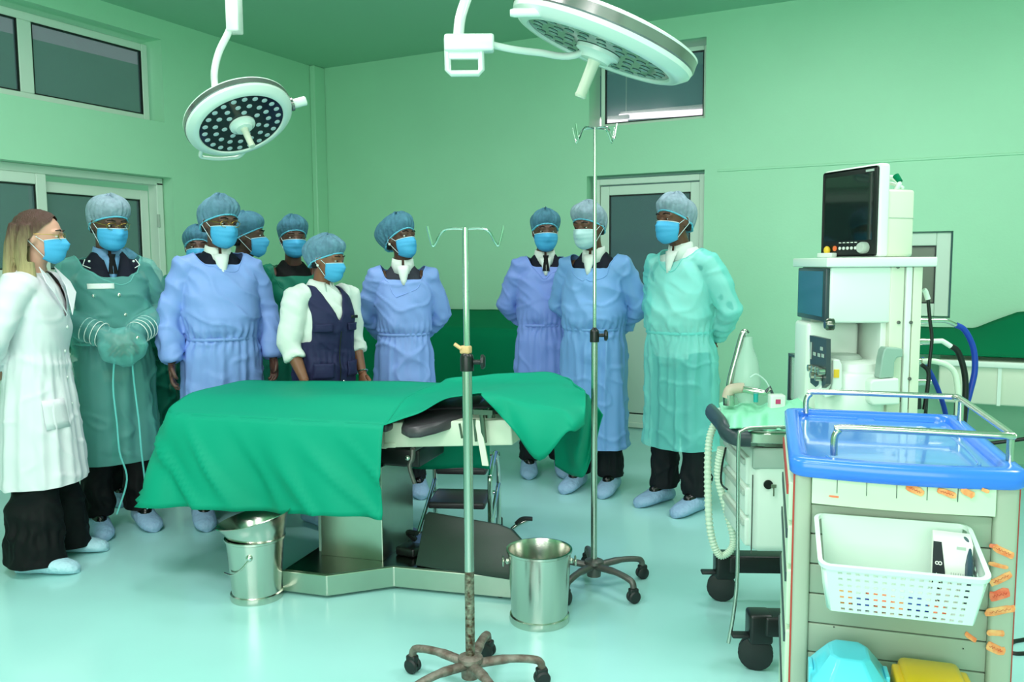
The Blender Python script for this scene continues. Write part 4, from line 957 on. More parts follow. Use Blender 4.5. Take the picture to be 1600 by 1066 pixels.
b = MB(); b.tube(spline([(0.07, 0.10, 0.949), (0.10, 0.065, 0.9495), (0.30, 0.06, 0.9495), (CW-0.10, 0.07, 0.9495), (CW-0.05, 0.12, 0.949), (CW-0.05, 0.5, 0.949)], 6), [(0.004, 0.0025)]*31, 8, up=(0, 0, 1)); b.build('tray_ridge', 'tray_clear', cart)
rp = [ctl(q) for q in (FL(1303, 710, .96), FL(1303, 690, .995), FL(1322, 672, 1.02), FL(1450, 679, 1.02))]
fr = [V((rp[0].x, rp[0].y, 0.958)), V((rp[0].x, rp[0].y, 0.995)), V((rp[0].x+0.008, rp[0].y, 1.012)), V((rp[0].x+0.03, rp[0].y, 1.02)), V((CW-0.03, rp[0].y-0.004, 1.02)), V((CW-0.008, rp[0].y+0.01, 1.02)), V((CW, rp[0].y+0.04, 1.02)), V((CW, CD-0.06, 1.02)), V((CW-0.01, CD-0.035, 1.02)), V((CW-0.04, CD-0.02, 1.02)), V((0.08, CD-0.02, 1.02)), V((0.055, CD-0.02, 1.012)), V((0.045, CD-0.02, 0.995)), V((0.045, CD-0.02, 0.958))]
MB().tube(spline(fr, 5), 0.0078, 14).build('guard_rail', 'steel', cart)
for (x, y) in ((CW-0.002, CD-0.07), (CW-0.002, 0.08)): MB().tube([(x, y, 0.955), (x, y, 1.015)], 0.0078, 12).build('rail_post', 'steel', cart)
# orange tape remnants with handwriting strokes
tp_ = [(1430, 766, 28, 12, 25, 'tape_orange'), (1480, 771, 30, 10, 18, 'tape_orange'), (1512, 770, 22, 11, 30, 'tape_orange'), (1540, 767, 12, 6, 20, 'tape_orange'), (1470, 796, 30, 6, 4, 'tape_red'),
       (1568, 862, 34, 12, 24, 'tape_orange'), (1560, 884, 30, 6, 14, 'tape_orange'), (1564, 905, 36, 12, -26, 'tape_orange'), (1562, 930, 32, 16, -14, 'tape_red'), (1563, 955, 46, 12, -10, 'tape_orange'), (1556, 990, 26, 9, 4, 'tape_orange'), (1517, 996, 20, 8, 35, 'tape_orange'), (1556, 1014, 30, 14, 22, 'tape_orange'), (1551, 854, 10, 6, 10, 'tape_red'), (1310, 777, 28, 3, 6, 'tape_red')]
for i, (px, py, w_, h_, a, mm) in enumerate(tp_):
    c = 0.022 if py < 800 and py > 760 else 0.0
    if py > 790 and px < 1530: c = -0.012
    if px == 1310: c = 0.012
    b = MB(); pts = []; a = radians(a); random.seed(i)
    for k in range(14):
        t = 2*pi*k/14; ex_ = w_/2*math.copysign(abs(cos(t))**.5, cos(t))*(1+0.12*random.random()); ey_ = h_/2*math.copysign(abs(sin(t))**.4, sin(t))*(0.8+0.4*random.random())
        pts.append(onC(px+ex_*cos(a)-ey_*sin(a), py+ex_*sin(a)+ey_*cos(a), c+0.0015))
    b.slab(pts, (0, 0.0025, 0)); t_ = b.build('tape_strip', mm, cart, smooth=0)
    if w_ > 24 and h_ > 9:
        q = []
        for k in range(12):
            ex_ = w_*0.36*(k/5.5-1); ey_ = h_*0.16*sin(k*2.6); q.append(onC(px+ex_*cos(a)-ey_*sin(a), py+ex_*sin(a)+ey_*cos(a), c+0.0022))
        MB().tube(q, 0.0004, 5).build('pen_marks', 'red_trim', t_)
for px, py in ((1303, 980), (1505, 1014)):
    MB().ell(onC(px, py, -0.011), (0.0015, 0.0015, 0.0015), 8, 6).build('screw_hole', 'black_plastic', cart)

# white slotted basket hung on the cart end
bk = thing('plastic_basket', 'white slotted plastic basket hung on the near end of cart', 'basket', CO+CX*0.0, CA)
A0, A1 = onC(1281, 870, 0.19).x, onC(1549, 905, 0.19).x
B0, B1 = onC(1296, 808, 0.01).x-0.003, onC(1542, 828, 0.01).x+0.004
zf0 = onC(1283, 876, 0.19).z; zf1 = onC(1545, 915, 0.19).z; zb0 = onC(1300, 806, 0.01).z; zb1 = onC(1535, 824, 0.01).z
zF = (zf0+zf1)/2; zB = (zb0+zb1)/2; zbt = onC(1400, 962, 0.165).z
def rr(x0, x1, y0, y1, r, z0, z1, n=5):
    P_ = []
    for (cx_, cy_, a0) in ((x1-r, y1-r, 0), (x0+r, y1-r, 90), (x0+r, y0+r, 180), (x1-r, y0+r, 270)):
        for i in range(n+1):
            a = radians(a0+90*i/n); x = cx_+r*cos(a); y = cy_+r*sin(a); P_.append((x, y, lerp(z0, z1, (y-y0)/(y1-y0))))
    return P_
yf, yb_ = -0.19, -0.005
top = rr(A0+0.004, A1-0.004, yf, yb_, 0.02, zF, zB); 
def wallpt(t, s):   # t along perimeter ring index float, s 0 top..1 bottom
    pass
bot = rr(A0+0.018, A1-0.018, yf+0.016, yb_-0.006, 0.02, zbt, zbt)
MB().rings([[(p[0], p[1], p[2]) for p in rr(A0-0.002, A1+0.002, yf-0.006, yb_+0.002, 0.022, zF-0.006, zB-0.006)], rr(A0-0.003, A1+0.003, yf-0.007, yb_+0.002, 0.022, zF+0.002, zB+0.002), rr(A0+0.006, A1-0.006, yf+0.004, yb_-0.004, 0.016, zF+0.003, zB+0.003), rr(A0+0.006, A1-0.006, yf+0.004, yb_-0.004, 0.016, zF-0.006, zB-0.006)], cap=False, close=True).build('rim', 'basket_white', bk, smooth=50)
# walls: front and sides with real slots
def slotted(pa, pb, pc, pd, nu, nv, name, u_on, v_on):
    # corner points: pa,pb top; pd,pc bottom; cells left open where u_on and v_on both say so
    us = [0]; vs_ = [0]
    for k in range(nu): us += [(k+0.28)/nu, (k+0.78)/nu]
    us.append(1)
    for k in range(nv): vs_ += [(k+0.30)/nv, (k+0.68)/nv]
    vs_.append(1)
    P_ = lambda u, v: V(pa).lerp(V(pb), u).lerp(V(pd).lerp(V(pc), u), v)
    Vs = [P_(u, v) for v in vs_ for u in us]; F = []; W = len(us)
    for j in range(len(vs_)-1):
        for i in range(len(us)-1):
            if i % 2 == 1 and j % 2 == 1 and u_on(i//2) and v_on(j//2): continue
            F.append((j*W+i, j*W+i+1, (j+1)*W+i+1, (j+1)*W+i))
    return MB().add([tuple(p) for p in Vs], F).build(name, 'basket_white', bk, smooth=0, solid=0.0022)
fz = zF-0.006
slotted((A0+0.012, yf, fz), (A1-0.012, yf, fz), (A1-0.024, yf+0.016, zbt), (A0+0.024, yf+0.016, zbt), 17, 7, 'front_wall', lambda i: 0 < i < 16, lambda j: True)
slotted((A0+0.004, yb_-0.01, zB-0.006), (A0+0.004, yf+0.01, fz), (A0+0.018, yf+0.03, zbt), (A0+0.018, yb_-0.02, zbt), 8, 7, 'side_wall', lambda i: 0 < i < 7, lambda j: j > 0)
slotted((A1-0.004, yb_-0.01, zB-0.006), (A1-0.004, yf+0.01, fz), (A1-0.018, yf+0.03, zbt), (A1-0.018, yb_-0.02, zbt), 8, 7, 'side_wall', lambda i: 0 < i < 7, lambda j: j > 0)
MB().add([(A0+0.012, yb_-0.003, zB-0.004), (A1-0.012, yb_-0.003, zB-0.004), (A1-0.024, yb_-0.008, zbt), (A0+0.024, yb_-0.008, zbt)], [(0, 1, 2, 3)]).build('back_wall', 'basket_white', bk, smooth=0, solid=0.0022)
for (xa, xb) in ((A0+0.004, A0+0.012), (A1-0.012, A1-0.004)):
    s = -1 if xa < 0.1 else 1
    MB().add([(A0+0.004 if s < 0 else A1-0.004, yf+0.012, fz), (A0+0.013 if s < 0 else A1-0.013, yf, fz), (A0+0.024 if s < 0 else A1-0.024, yf+0.016, zbt), (A0+0.018 if s < 0 else A1-0.018, yf+0.03, zbt)], [(0, 1, 2, 3)]).build('corner', 'basket_white', bk, solid=0.0022)
MB().prism([(p[0], p[1]) for p in bot], zbt-0.001, zbt+0.002).build('bottom', 'basket_white', bk)
# carton standing in the basket
qa = onC(1472, 832, 0.05); qb = onC(1520, 838, 0.05)
bxw = 0.062; bxh = qa.z-zbt-0.003
car = thing('carton', 'white carton with black printed spine standing in the basket', 'box', CO+CX*(qa.x+0.010)+CY*(-0.085)+V((0, 0, zbt+0.003)), CA+radians(-8))
MB().box(-0.032, -0.03, 0, 0.036, 0.045, bxh, bev=0.001).build('box_body', 'card_white', car)
MB().add([(-0.0322, -0.0312, 0.0), (-0.010, -0.0312, 0.0), (-0.010, -0.0312, bxh*0.55), (-0.018, -0.0312, bxh), (-0.0322, -0.0312, bxh)], [(0, 1, 2, 3, 4)]).build('spine_band', 'card_black', car, smooth=0)
def text(s, size, Mx, m, par, name='lettering'):
    cu = bpy.data.curves.new(name, 'FONT'); cu.body = s; cu.size = size; cu.extrude = 0.0002; cu.align_x = 'CENTER'; cu.align_y = 'CENTER'
    o = bpy.data.objects.new('t', cu); COL.objects.link(o); dg = bpy.context.evaluated_depsgraph_get()
    me = bpy.data.meshes.new_from_object(o.evaluated_get(dg)); bpy.data.objects.remove(o)
    me.materials.clear(); me.materials.append(MATS[m]); o = bpy.data.objects.new(name, me); COL.objects.link(o); o.parent = par; o.matrix_basis = Mx; return o
text('M-112 SET', 0.014, Matrix.Translation((-0.020, -0.0318, 0.04)) @ Matrix.Rotation(pi/2, 4, 'X') @ Matrix.Rotation(pi/2, 4, 'Z'), 'card_white', car)
text('8', 0.018, Matrix.Translation((-0.021, -0.0318, bxh*0.68)) @ Matrix.Rotation(pi/2, 4, 'X') @ Matrix.Rotation(pi/2, 4, 'Z'), 'card_white', car)
b = MB()
for k in range(7): b.box(0.000+0.004*k, -0.0306, 0.02, 0.0012+0.004*k, -0.0302, 0.075)
b.box(0.008, -0.0306, bxh-0.012, 0.024, -0.0302, bxh-0.006); b.build('print', 'grey_plastic', car)
pk = thing('plastic_pouch', 'dark shiny pouch behind the white carton in the basket corner', 'pouch', CO+CX*(A1-0.021)+CY*(-0.085)+V((0, 0, zbt+0.004)), CA)
MB().rings([[(0.010*cos(a)*s, 0.05*sin(a)*s, z) for a in [2*pi*i/20 for i in range(20)]] for s, z in ((0.8, 0), (1, 0.02), (1.0, bxh*0.7), (0.7, bxh-0.008), (0.3, bxh+0.0))]).build('pouch_body', 'foil_dark', pk)
cols = ['tape_orange', 'hose_blue', 'tape_red', 'tape_orange', 'hose_blue', 'tape_red']
lab = ['small orange packet lying at left in the slotted basket', 'small blue packet lying near the left end of the basket', 'red packet lying flat in the middle of the basket', 'orange packet lying right of the middle in the basket', 'blue packet lying in the basket beside the carton', 'red packet lying at the foot of the white carton']
for k in range(6):
    b = MB(); b.box(-0.018, -0.03, 0, 0.018, 0.03, 0.012 if k % 2 else 0.02, bev=0.003)
    o = b.build('packet', cols[k]); o.location = CO+CX*(A0+0.05+0.033*k)+CY*(-0.135)+V((0, 0, zbt+0.003)); o.rotation_euler = (0, 0, CA+0.2*(k % 3-1)); tag(o, lab[k], 'packet', 'packets lying in the basket')
# waste bins at the bottom edge
xb0, xb1 = onC(1268, 1050, 0.16).x, onC(1394, 1060, 0.16).x; zt_ = onC(1335, 1020, 0.11).z
cyb = thing('waste_bin', 'pale turquoise faceted bin lid at the bottom left end of cart', 'bin', CO+CX*((xb0+xb1)/2)+CY*(-0.10)+V((0, 0, zt_-0.30)), CA, group='bins on the cart end')
hw = (xb1-xb0)/2
def oct_(sx_, sy_, z): return [(sx_*x, sy_*y, z) for x, y in ((-.62, -1), (.62, -1), (1, -.6), (1, .6), (.62, 1), (-.62, 1), (-1, .6), (-1, -.6))]
MB().rings([oct_(hw*0.8, 0.06, 0), oct_(hw*0.93, 0.075, 0.22)]).build('bin_body', 'bin_cyan', cyb, smooth=20, bev=0.003)
MB().rings([oct_(hw, 0.085, 0.215), oct_(hw, 0.085, 0.25), oct_(hw*0.84, 0.075, 0.265), oct_(hw*0.48, 0.045, 0.30)]).build('bin_lid', 'bin_cyan', cyb, smooth=20, bev=0.004)
for s in (-1, 1): MB().box(s*hw*0.98-0.004, -0.02, 0.21, s*hw*0.98+0.004, 0.03, 0.262, bev=0.002).build('lid_clip', 'bin_cyan', cyb)
xb0, xb1 = onC(1408, 1060, 0.15).x, onC(1530, 1066, 0.15).x; zt2 = onC(1470, 1058, 0.10).z
yl = thing('waste_bin', 'yellow bin mounted low on the cart end beside the turquoise one', 'bin', CO+CX*((xb0+xb1)/2)+CY*(-0.09)+V((0, 0, zt2-0.30)), CA, group='bins on the cart end')
hw = (xb1-xb0)/2
MB().box(-hw*0.85, -0.06, 0, hw*0.85, 0.06, 0.26, bev=0.012).build('bin_body', 'bin_yellow', yl)
MB().box(-hw*0.86, -0.07, 0.25, hw*0.86, 0.07, 0.30, bev=0.014).build('bin_lid', 'bin_yellow', yl)
for s in (-1, 1): MB().box(s*hw*0.9-0.010, -0.045, 0.20, s*hw*0.9+0.010, 0.05, 0.290, bev=0.006).build('lid_clip', 'bin_yellow', yl)
# cable and blue wheel behind the cart
b = MB(); b.tube(spline([FL(1640, 990, .004), FL(1600, 1000, .004), FL(1582, 1004, .004), FL(1575, 1016, .004), FL(1590, 1022, .004), FL(1640, 1018, .004)]), 0.008, 8); tag(b.build('floor_cable', 'hose_black'), 'black cable looping on floor behind the cart at the right edge', 'cable')

# ------------------------------------------------------------------ people
def nz(x, y, z): return noise.noise(V((x, y, z)))
def wrinkle(me, kind, seed, waist, amp=1.0, cen=(0, 0)):
    vs = me.vertices; me.update(); nr = [v.normal.copy() for v in vs]
    for i, v in enumerate(vs):
        x, y, z = v.co
        a = atan2(x-cen[0], -(y-cen[1]))
        k = max(0.0, min(1.0, (waist-z)/0.12)) if kind == 'gown' else 0.0
        f = 1-abs(nz(a*2.6+seed, z*0.9, seed*3.1))*3.2               # long hanging folds
        up_ = (1-abs(nz(x*5+seed, y*5, z*8+x*6))*2.6)                # crossing creases
        g = nz(x*9, y*9+seed, z*12)
        near = math.exp(-((z-waist)/0.07)**2)
        cr = max(0.0, 1-abs(nz(x*6+seed+z*3, y*6-z*2, z*7+seed*2))*7)      # sharp crushed creases
        d = k*(0.013*f) + (1-k)*(0.009*up_) + 0.005*g + 0.0075*cr + near*0.006*sin(a*26+seed+3*g)
        v.co += nr[i]*d*amp
def cutmesh(me, test):
    bm = bmesh.new(); bm.from_mesh(me)
    bmesh.ops.delete(bm, geom=[v for v in bm.verts if test(v.co)], context='VERTS')
    bd = [v for v in bm.verts if v.is_boundary]
    for it in range(6):
        new = {}
        for v in bd:
            nb = [e.other_vert(v).co for e in v.link_edges if e.is_boundary]
            if len(nb) == 2: new[v] = v.co*.4+(nb[0]+nb[1])*.3
        for v, c in new.items(): v.co = c
    bm.to_mesh(me); bm.free()
def ring_el(cx, cy, z, rx, ry, n=28, e=2.3):
    return [(cx+rx*abs(cos(t))**(2/e)*(1 if cos(t) > 0 else -1), cy+ry*abs(sin(t))**(2/e)*(1 if sin(t) > 0 else -1), z) for t in [2*pi*k/n for k in range(n)]]
def hand(b, wr, f, n, side, s=1.0, curl=0.35, mt=None):
    f = f.normalized(); n = (n-f*n.dot(f)).normalized(); l = n.cross(f)*side
    b.tube([wr-f*0.015, wr+f*0.02*s, wr+f*0.055*s, wr+f*0.092*s], [(0.024*s, 0.019*s), (0.034*s, 0.017*s), (0.041*s, 0.015*s), (0.037*s, 0.011*s)], 12, mt, up=n)
    for i, (off, ln) in enumerate(((0.028, 0.070), (0.010, 0.078), (-0.009, 0.072), (-0.027, 0.057))):
        p = wr+f*(0.080-0.004*abs(i-1))*s+l*off*s; pts = [p]; a = 0.15
        for seg, c in ((0.45, curl), (0.32, curl*1.3), (0.23, curl)):
            p = p+(f*cos(a)+n*sin(a))*ln*seg*s; pts.append(p); a += c
        b.tube(pts, [0.0095*s, 0.009*s, 0.0082*s, 0.0065*s], 8, mt, up=n)
    p = wr+f*0.020*s+l*0.026*s; q = p+(f*0.75+l*0.6+n*0.3).normalized()*0.042*s
    b.tube([p, q, q+(f*0.95+l*0.15+n*0.4).normalized()*0.032*s, q+(f*0.9-l*0.1+n*0.5).normalized()*0.045*s], [0.013*s, 0.011*s, 0.0095*s, 0.006*s], 8, mt, up=n)

from mathutils.bvhtree import BVHTree
def bvh(me):
    bm = bmesh.new(); bm.from_mesh(me); t = BVHTree.FromBMesh(bm); bm.free(); return t
def stick(t, x, z, lift=.002):      # the point of a garment's front surface at this x and height
    h_ = t.ray_cast(V((x, -1, z)), V((0, 1, 0)))
    return (h_[0]+h_[1]*lift) if h_[0] else V((x, -.15, z))
def stuck_patch(t, x0, x1, z0, z1, lift=.004, n=6, slant=0.0):
    return [[stick(t, lerp(x0, x1, i/n), lerp(z1, z0, j/n)+slant*i/n, lift) for i in range(n+1)] for j in range(n+1)]

POSES = {
 'side':  ((0.180, 0.0, 1.385), (0.265, 0.02, 1.13), (0.275, -0.05, 0.885)),
 'back':  ((0.178, 0.0, 1.385), (0.285, 0.075, 1.14), (0.10, 0.20, 0.985)),
 'front': ((0.178, 0.0, 1.385), (0.275, -0.02, 1.15), (0.045, -0.225, 1.04)),
}
def person(label, loc, H, face, head=(0, 0, 0), skin='skin_dark', w=1.0, belly=0.0, arms='back', gown='gown_blue', hem=0.33, waist=1.0,
           cap='cap_blue', mask='mask_blue', under='suit_navy', shirt='shirt_white', tie=None, glasses=None, sheer=False, trouser='trouser_dark',
           kind='gown', female=False, stance=0.10, seed=1, legs=True, vox=0.010, neckline=(0.135, 0.11, 1.385), earring=False, lean=0.02, cover='cover_blue', group='people standing round the operating room', capbag=0.0):
    d = V((-loc[0], -loc[1], 0)).normalized(); a = radians(face); f = V((d.x*cos(a)-d.y*sin(a), d.x*sin(a)+d.y*cos(a), 0))
    rz = atan2(f.x, -f.y)          # local front is -Y
    root = thing('person', label, 'person', (loc[0], loc[1], 0), rz, group)
    s = H/1.75
    def S(p): return V((p[0]*s, p[1]*s, p[2]*s))
    sh, el, wr = POSES[arms] if isinstance(arms, str) else arms
    # ---- head frame
    hyaw, hpit, hrol = [radians(v) for v in head]
    hp = V((0, -0.012-lean, 1.487))       # pivot at top of neck
    HM = Matrix.Scale(s, 4) @ Matrix.Translation(hp) @ Matrix.Rotation(hyaw, 4, 'Z') @ Matrix.Rotation(hpit, 4, 'X') @ Matrix.Rotation(hrol, 4, 'Y') @ Matrix.Translation((0, 0.0, 0.015))
    hw_ = 0.93 if female else 1.0
    # ---- body: one continuous surface
    b = MB()
    T = [(0.80, .135, .10, .01), (0.90, .168, .118, .012), (1.0, .155, .112+belly*.8, 0-belly*.4), (1.10, .148, .108+belly, -belly*.5), (1.22, .160, .115+belly*.4, 0.0), (1.33, .172, .112, .005), (1.38, .148, .085, .012), (1.42, .105, .068, .015), (1.45, .070, .060, .015), (1.485, .055, .054, .012)]
    b.rings([[V(p)*s for p in ring_el(0, cy, z, rx*w, ry*w)] for z, rx, ry, cy in T])
    b.tube([S((0, 0.014, 1.42)), S((0, 0.008-lean*.5, 1.49)), S((0, -0.002-lean, 1.56))], [(0.058*s, 0.058*s), (0.053*s, 0.055*s), (0.054*s, 0.056*s)], 16)
    for sd in (-1, 1):
        m_ = lambda p: S((p[0]*sd*(1+(w-1)*0.9), p[1], p[2]))
        A, B_, C_ = m_(sh), m_(el), m_(wr)
        b.tube([A+S((-0.05*sd, 0, -0.01)), A+S((-.012*sd, 0, -.015)), A.lerp(B_, .5), B_, B_.lerp(C_, .4), C_], [0.052*s, 0.052*s, 0.046*s, 0.040*s, 0.040*s, 0.026*s], 14)
        if legs:
            b.tube([S((0.085*sd, 0.01, 0.88)), S((0.10*sd*w, 0, 0.70)), S((stance*sd*1.05, -0.005, 0.48)), S((stance*sd*1.1, 0.012, 0.30)), S((stance*sd*1.12, 0.012, 0.10))], [0.088*s, 0.078*s, 0.056*s, 0.052*s, 0.036*s], 14)
            fx = stance*sd*1.12
            b.tube([S((fx, 0.055, 0.035)), S((fx, 0.0, 0.05)), S((fx+0.012*sd, -0.09, 0.036)), S((fx+0.02*sd, -0.17, 0.022))], [(0.030*s, 0.034*s), (0.036*s, 0.046*s), (0.044*s, 0.030*s), (0.032*s, 0.018*s)], 12, up=(0, 0, 1))
    HR = [(-0.002, .022, -.086, -.045), (.012, .040, -.094, .0), (.035, .054, -.096, .045), (.06, .062, -.094, .068), (.085, .068, -.093, .082), (.112, .072, -.090, .092), (.135, .075, -.092, .098), (.16, .076, -.092, .100), (.185, .073, -.083, .096), (.207, .061, -.064, .080), (.225, .040, -.038, .054), (.234, .012, -.008, .02)]
    hb = MB()
    hb.rings([[HM @ V(p) for p in ring_el(0, (y0+y1)/2, z, rx*hw_, (y1-y0)/2, 32, 2.15)] for z, rx, y0, y1 in HR])
    # nose, brow ridge, lips, cheeks, ears
    hb.tube([HM @ V(p) for p in ((0, -.084, .132), (0, -.100, .112), (0, -.113, .088), (0, -.102, .076))], [(0.009*s, .009*s), (0.011*s, .010*s), (0.017*s, .011*s), (0.012*s, .008*s)], 10)
    hb.tube([HM @ V(p) for p in ((-.056, -.072, .138), (-.03, -.090, .146), (0, -.091, .140), (.03, -.090, .146), (.056, -.072, .138))], 0.0085*s, 8)
    for sg in (-1, 1):
        hb.ell((sg*.038, -.064, .088), (.022, .018, .016), 12, 8, None, HM)
        hb.ell((sg*.077*hw_, .012, .112), (.010, .020, .033), 12, 8, None, HM @ Matrix.Translation((0, 0, 0)))
        hb.tube([HM @ V(p) for p in ((sg*.018, -.0905, .127), (sg*.032, -.0925, .1325), (sg*.047, -.084, .127))], 0.0042*s, 6)
        hb.tube([HM @ V(p) for p in ((sg*.018, -.0895, .116), (sg*.032, -.0905, .1125), (sg*.047, -.082, .116))], 0.0036*s, 6)
    hb.tube([HM @ V(p) for p in ((-.024, -.088, .047), (0, -.100, .052), (.024, -.088, .047))], 0.0065*s, 8)
    hb.tube([HM @ V(p) for p in ((-.020, -.088, .038), (0, -.100, .037), (.020, -.088, .038))], 0.0075*s, 8)
    b.v += []; off = len(b.v)
    for fc in hb.f: b.f.append([i+off for i in fc]); b.m.append(b._mi(None))
    b.v += hb.v
    bme = voxel(b, vox*0.72, 1)
    # hands are joined into the same mesh so the fingers stay apart
    h = MB()
    for sd in (-1, 1):
        m_ = lambda p: S((p[0]*sd*(1+(w-1)*0.9), p[1], p[2]))
        B_, C_ = m_(el), m_(wr); fd = (C_-B_).normalized()
        if arms == 'side' or not isinstance(arms, str): n_ = V((-sd, -0.3, 0)); fd = (fd+V((0, -0.05, -0.6))).normalized()
        elif arms == 'back': n_ = V((0, 1, -0.2))
        else: n_ = V((0, 1, -0.3)); fd = (fd+V((-0.2*sd, 0, -0.35))).normalized()
        hand(h, C_, fd, n_, sd if arms != 'back' else sd, s, 0.45 if arms == 'side' else 0.55)
    bm = bmesh.new(); bm.from_mesh(bme); hm_ = h.mesh('h', skin); bm.from_mesh(hm_); bm.to_mesh(bme); bm.free(); bpy.data.meshes.remove(hm_)
    put(bme, 'body', skin, root)
    # ---- eyes and brows
    for sg in (-1, 1):
        e = MB()
        for (mt_, rr_, c0) in (('eye_white', (.0135, .010, .0080), (0, 0, 0)), ('iris_dark', (.0062, .004, .0062), (0, -.0078, 0))):
            e.ell((sg*.032+c0[0], -.0815+c0[1], .1215+c0[2]), rr_, 12, 8, mt_, HM)
        e.build('eye', 'eye_white', root)
        e = MB(); e.tube([HM @ V(p) for p in ((sg*.014, -.0985, .148), (sg*.032, -.0985, .1535), (sg*.052, -.084, .148))], [(.004*s, .0022*s), (.005*s, .0025*s), (.003*s, .002*s)], 8); e.build('eyebrow', 'hair_black', root)
    # ---- mask with pleats and loops
    G = []
    for j in range(19):
        v = j/18; z = .112-.112*v; row = []
        for i in range(27):
            u = (i/13-1); a_ = u*1.22
            ry = .098+.006*(1-v)+.022*math.exp(-((v-.22)/.26)**2)*math.exp(-(u/.30)**2)+.012*sin(pi*v)*cos(a_)+0.0045*((v*4.0) % 1.0)*(1 if 0.2 < v < 0.85 else 0)
            if v > .82: ry -= .030*((v-.82)/.18)**1.5
            rx = (.079+.006*sin(pi*v)-.020*v*v)*hw_; ry += .004
            zz = z - .012*(abs(u)**2)*(1-v*2) - .012*v*v*(1-u*u)
            row.append(HM @ V((rx*sin(a_), -ry*max(0, cos(a_))**.85+.006, zz)))
        G.append(row)
    mk = MB().grid(G).build('face_mask', mask, root, smooth=180, solid=0.0018*s)
    b = MB(); b.tube([p-(HM.to_3x3() @ V((0, .0015, 0))) for p in G[0]], 0.0022*s, 6).build('mask_band', 'mask_edge', mk)
    for sg, i in ((-1, 0), (1, 26)):
        t0, t1 = G[1][i], G[16][i]; ear = HM @ V((sg*.084*hw_, .025, .135)); eb = HM @ V((sg*.084*hw_, .032, .10))
        MB().tube([t0, ear, eb, t1], 0.0018*s, 6).build('ear_loop', 'mask_edge', mk)
    if glasses:
        b = MB()
        for sg in (-1, 1):
            b.tube([HM @ V((sg*.033+.024*cos(t), -.104+.006*abs(cos(t)) , .121+.017*sin(t))) for t in [2*pi*k/18 for k in range(18)]], 0.0014*s, 6, close=True)
            b.tube([HM @ V(p) for p in ((sg*.057, -.098, .126), (sg*.079, -.06, .128), (sg*.083, .01, .128))], 0.0014*s, 6)
        b.tube([HM @ V(p) for p in ((-.009, -.106, .125), (0, -.109, .128), (.009, -.106, .125))], 0.0014*s, 6)
        b.build('glasses', glasses, root)
    # ---- hair and cap
    if kind != 'coat':
        rows = []
        for z, rx, y0, y1 in HR[3:]:
            if z < .13: y0 = .005 if z > .07 else .03
            elif z < .165: y0 = -.075
            rows.append([HM @ V(p) for p in ring_el(0, (y0+y1)/2+.004, z, (rx+.006)*hw_, (y1-y0)/2+.006, 28, 2.2)])
        MB().rings(rows).build('hair', 'hair_black', root, smooth=80)
        R = []
        nn = 96
        for j in range(17):
            t = j/16; row = []
            for i in range(nn):
                a_ = 2*pi*i/nn; cx_, cy_ = cos(a_), sin(a_)        # cy -1 = forehead
                bx_, by_, bz_ = .081*hw_*cx_, .012+.104*cy_, .118-.052*cy_-0.01*(cy_ > .5)
                puff = 1+0.07*nz(cx_*3+seed, cy_*3, t*2+seed)
                q = t*pi/2; rad = cos(q)**.75 if t < 1 else 0.0; bul = sin(min(q*2.6, pi))*.024
                back = max(0, cy_)
                x = (bx_*(rad)+cx_*bul)*puff; y = .012+(.104*cy_*rad+cy_*bul*(1.0+.9*back))*puff+ capbag*back*sin(q*2)
                z = bz_*(1-sin(q))+(.268+capbag*.15)*sin(q)*puff - 0.012*back*sin(q*2)
                g = sin(a_*24+seed+2*nz(a_*2, t, seed))*.0028*(1-t)*(1 if t > .04 else .3)
                row.append(HM @ V((x+cx_*g, y+cy_*g, z)))
            R.append(row)
        c_ = MB().rings(R).build('surgical_cap', cap, root, smooth=180)
        MB().tube([p for p in R[0]], (0.0065*s, 0.0045*s), 8, close=True).build('elastic_band', 'cap_band', c_)
    if earring:
        for sg in (-1, 1): MB().ell((sg*.088, .005, .082), (.008, .008, .008), 10, 8, None, HM).build('earring', 'shirt_white', root)
    # ---- trousers and covered shoes
    if legs:
        b = MB()
        lr = [(0.90, .088), (0.70, .088), (0.48, .076), (0.28, .074), (0.13, .076), (0.075, .074)]
        if kind == 'coat': lr = [(0.90, .068), (0.70, .076), (0.45, .095), (0.25, .115), (0.09, .130), (0.035, .138)]
        for sd in (-1, 1):
            b.rings([[S(p) for p in ring_el((0.095+(stance*1.12-.095)*(0.9-z)/.8)*sd*w, 0.008, z, r*w, r*1.05, 24, 2)] for z, r in lr])
        tm = voxel(b, vox*1.1, 1); wrinkle(tm, 'leg', seed+5, 0.2*s, 1.1)
        cutmesh(tm, lambda c: c.z < (0.045 if kind == 'coat' else 0.085)*s)
        o = put(tm, 'trousers', trouser, root)
        for sd in (-1, 1):
            fx = stance*sd*1.12; R = []
            for y, rx, zt_s in ((.085, .022, .04), (.078, .040, .075), (.05, .050, .105), (.01, .054, .115), (-.04, .056, .105), (-.09, .060, .082), (-.14, .060, .068), (-.185, .050, .055), (-.208, .030, .040), (-.215, .010, .025)):
                row = []
                for k in range(22):
                    t = 2*pi*k/22; jit = 1+.07*nz(y*22+seed, t*1.7, sd*3.0)
                    row.append(S((fx+.015*sd*max(0, -y)*3+rx*jit*cos(t), y, max(0.002, zt_s*0.5+zt_s*.5*jit*sin(t)*(1 if sin(t) > 0 else 1.0)))))
                R.append(row)
            cv = MB().rings(R).build('shoe_cover', cover, root, smooth=70)
            b = MB(); b.tube([S((fx+.052*cos(t), .012+.058*sin(t), .098-.012*sin(t))) for t in [2*pi*k/24 for k in range(24)]], (0.006*s, 0.005*s), 8, close=True); b.build('elastic_cuff', cover, cv)
            b = MB(); b.ell((fx, -.03, .075), (.042, .075, .045), 14, 8, None, Matrix.Scale(s, 4)); b.build('shoe', 'leather_black', root)
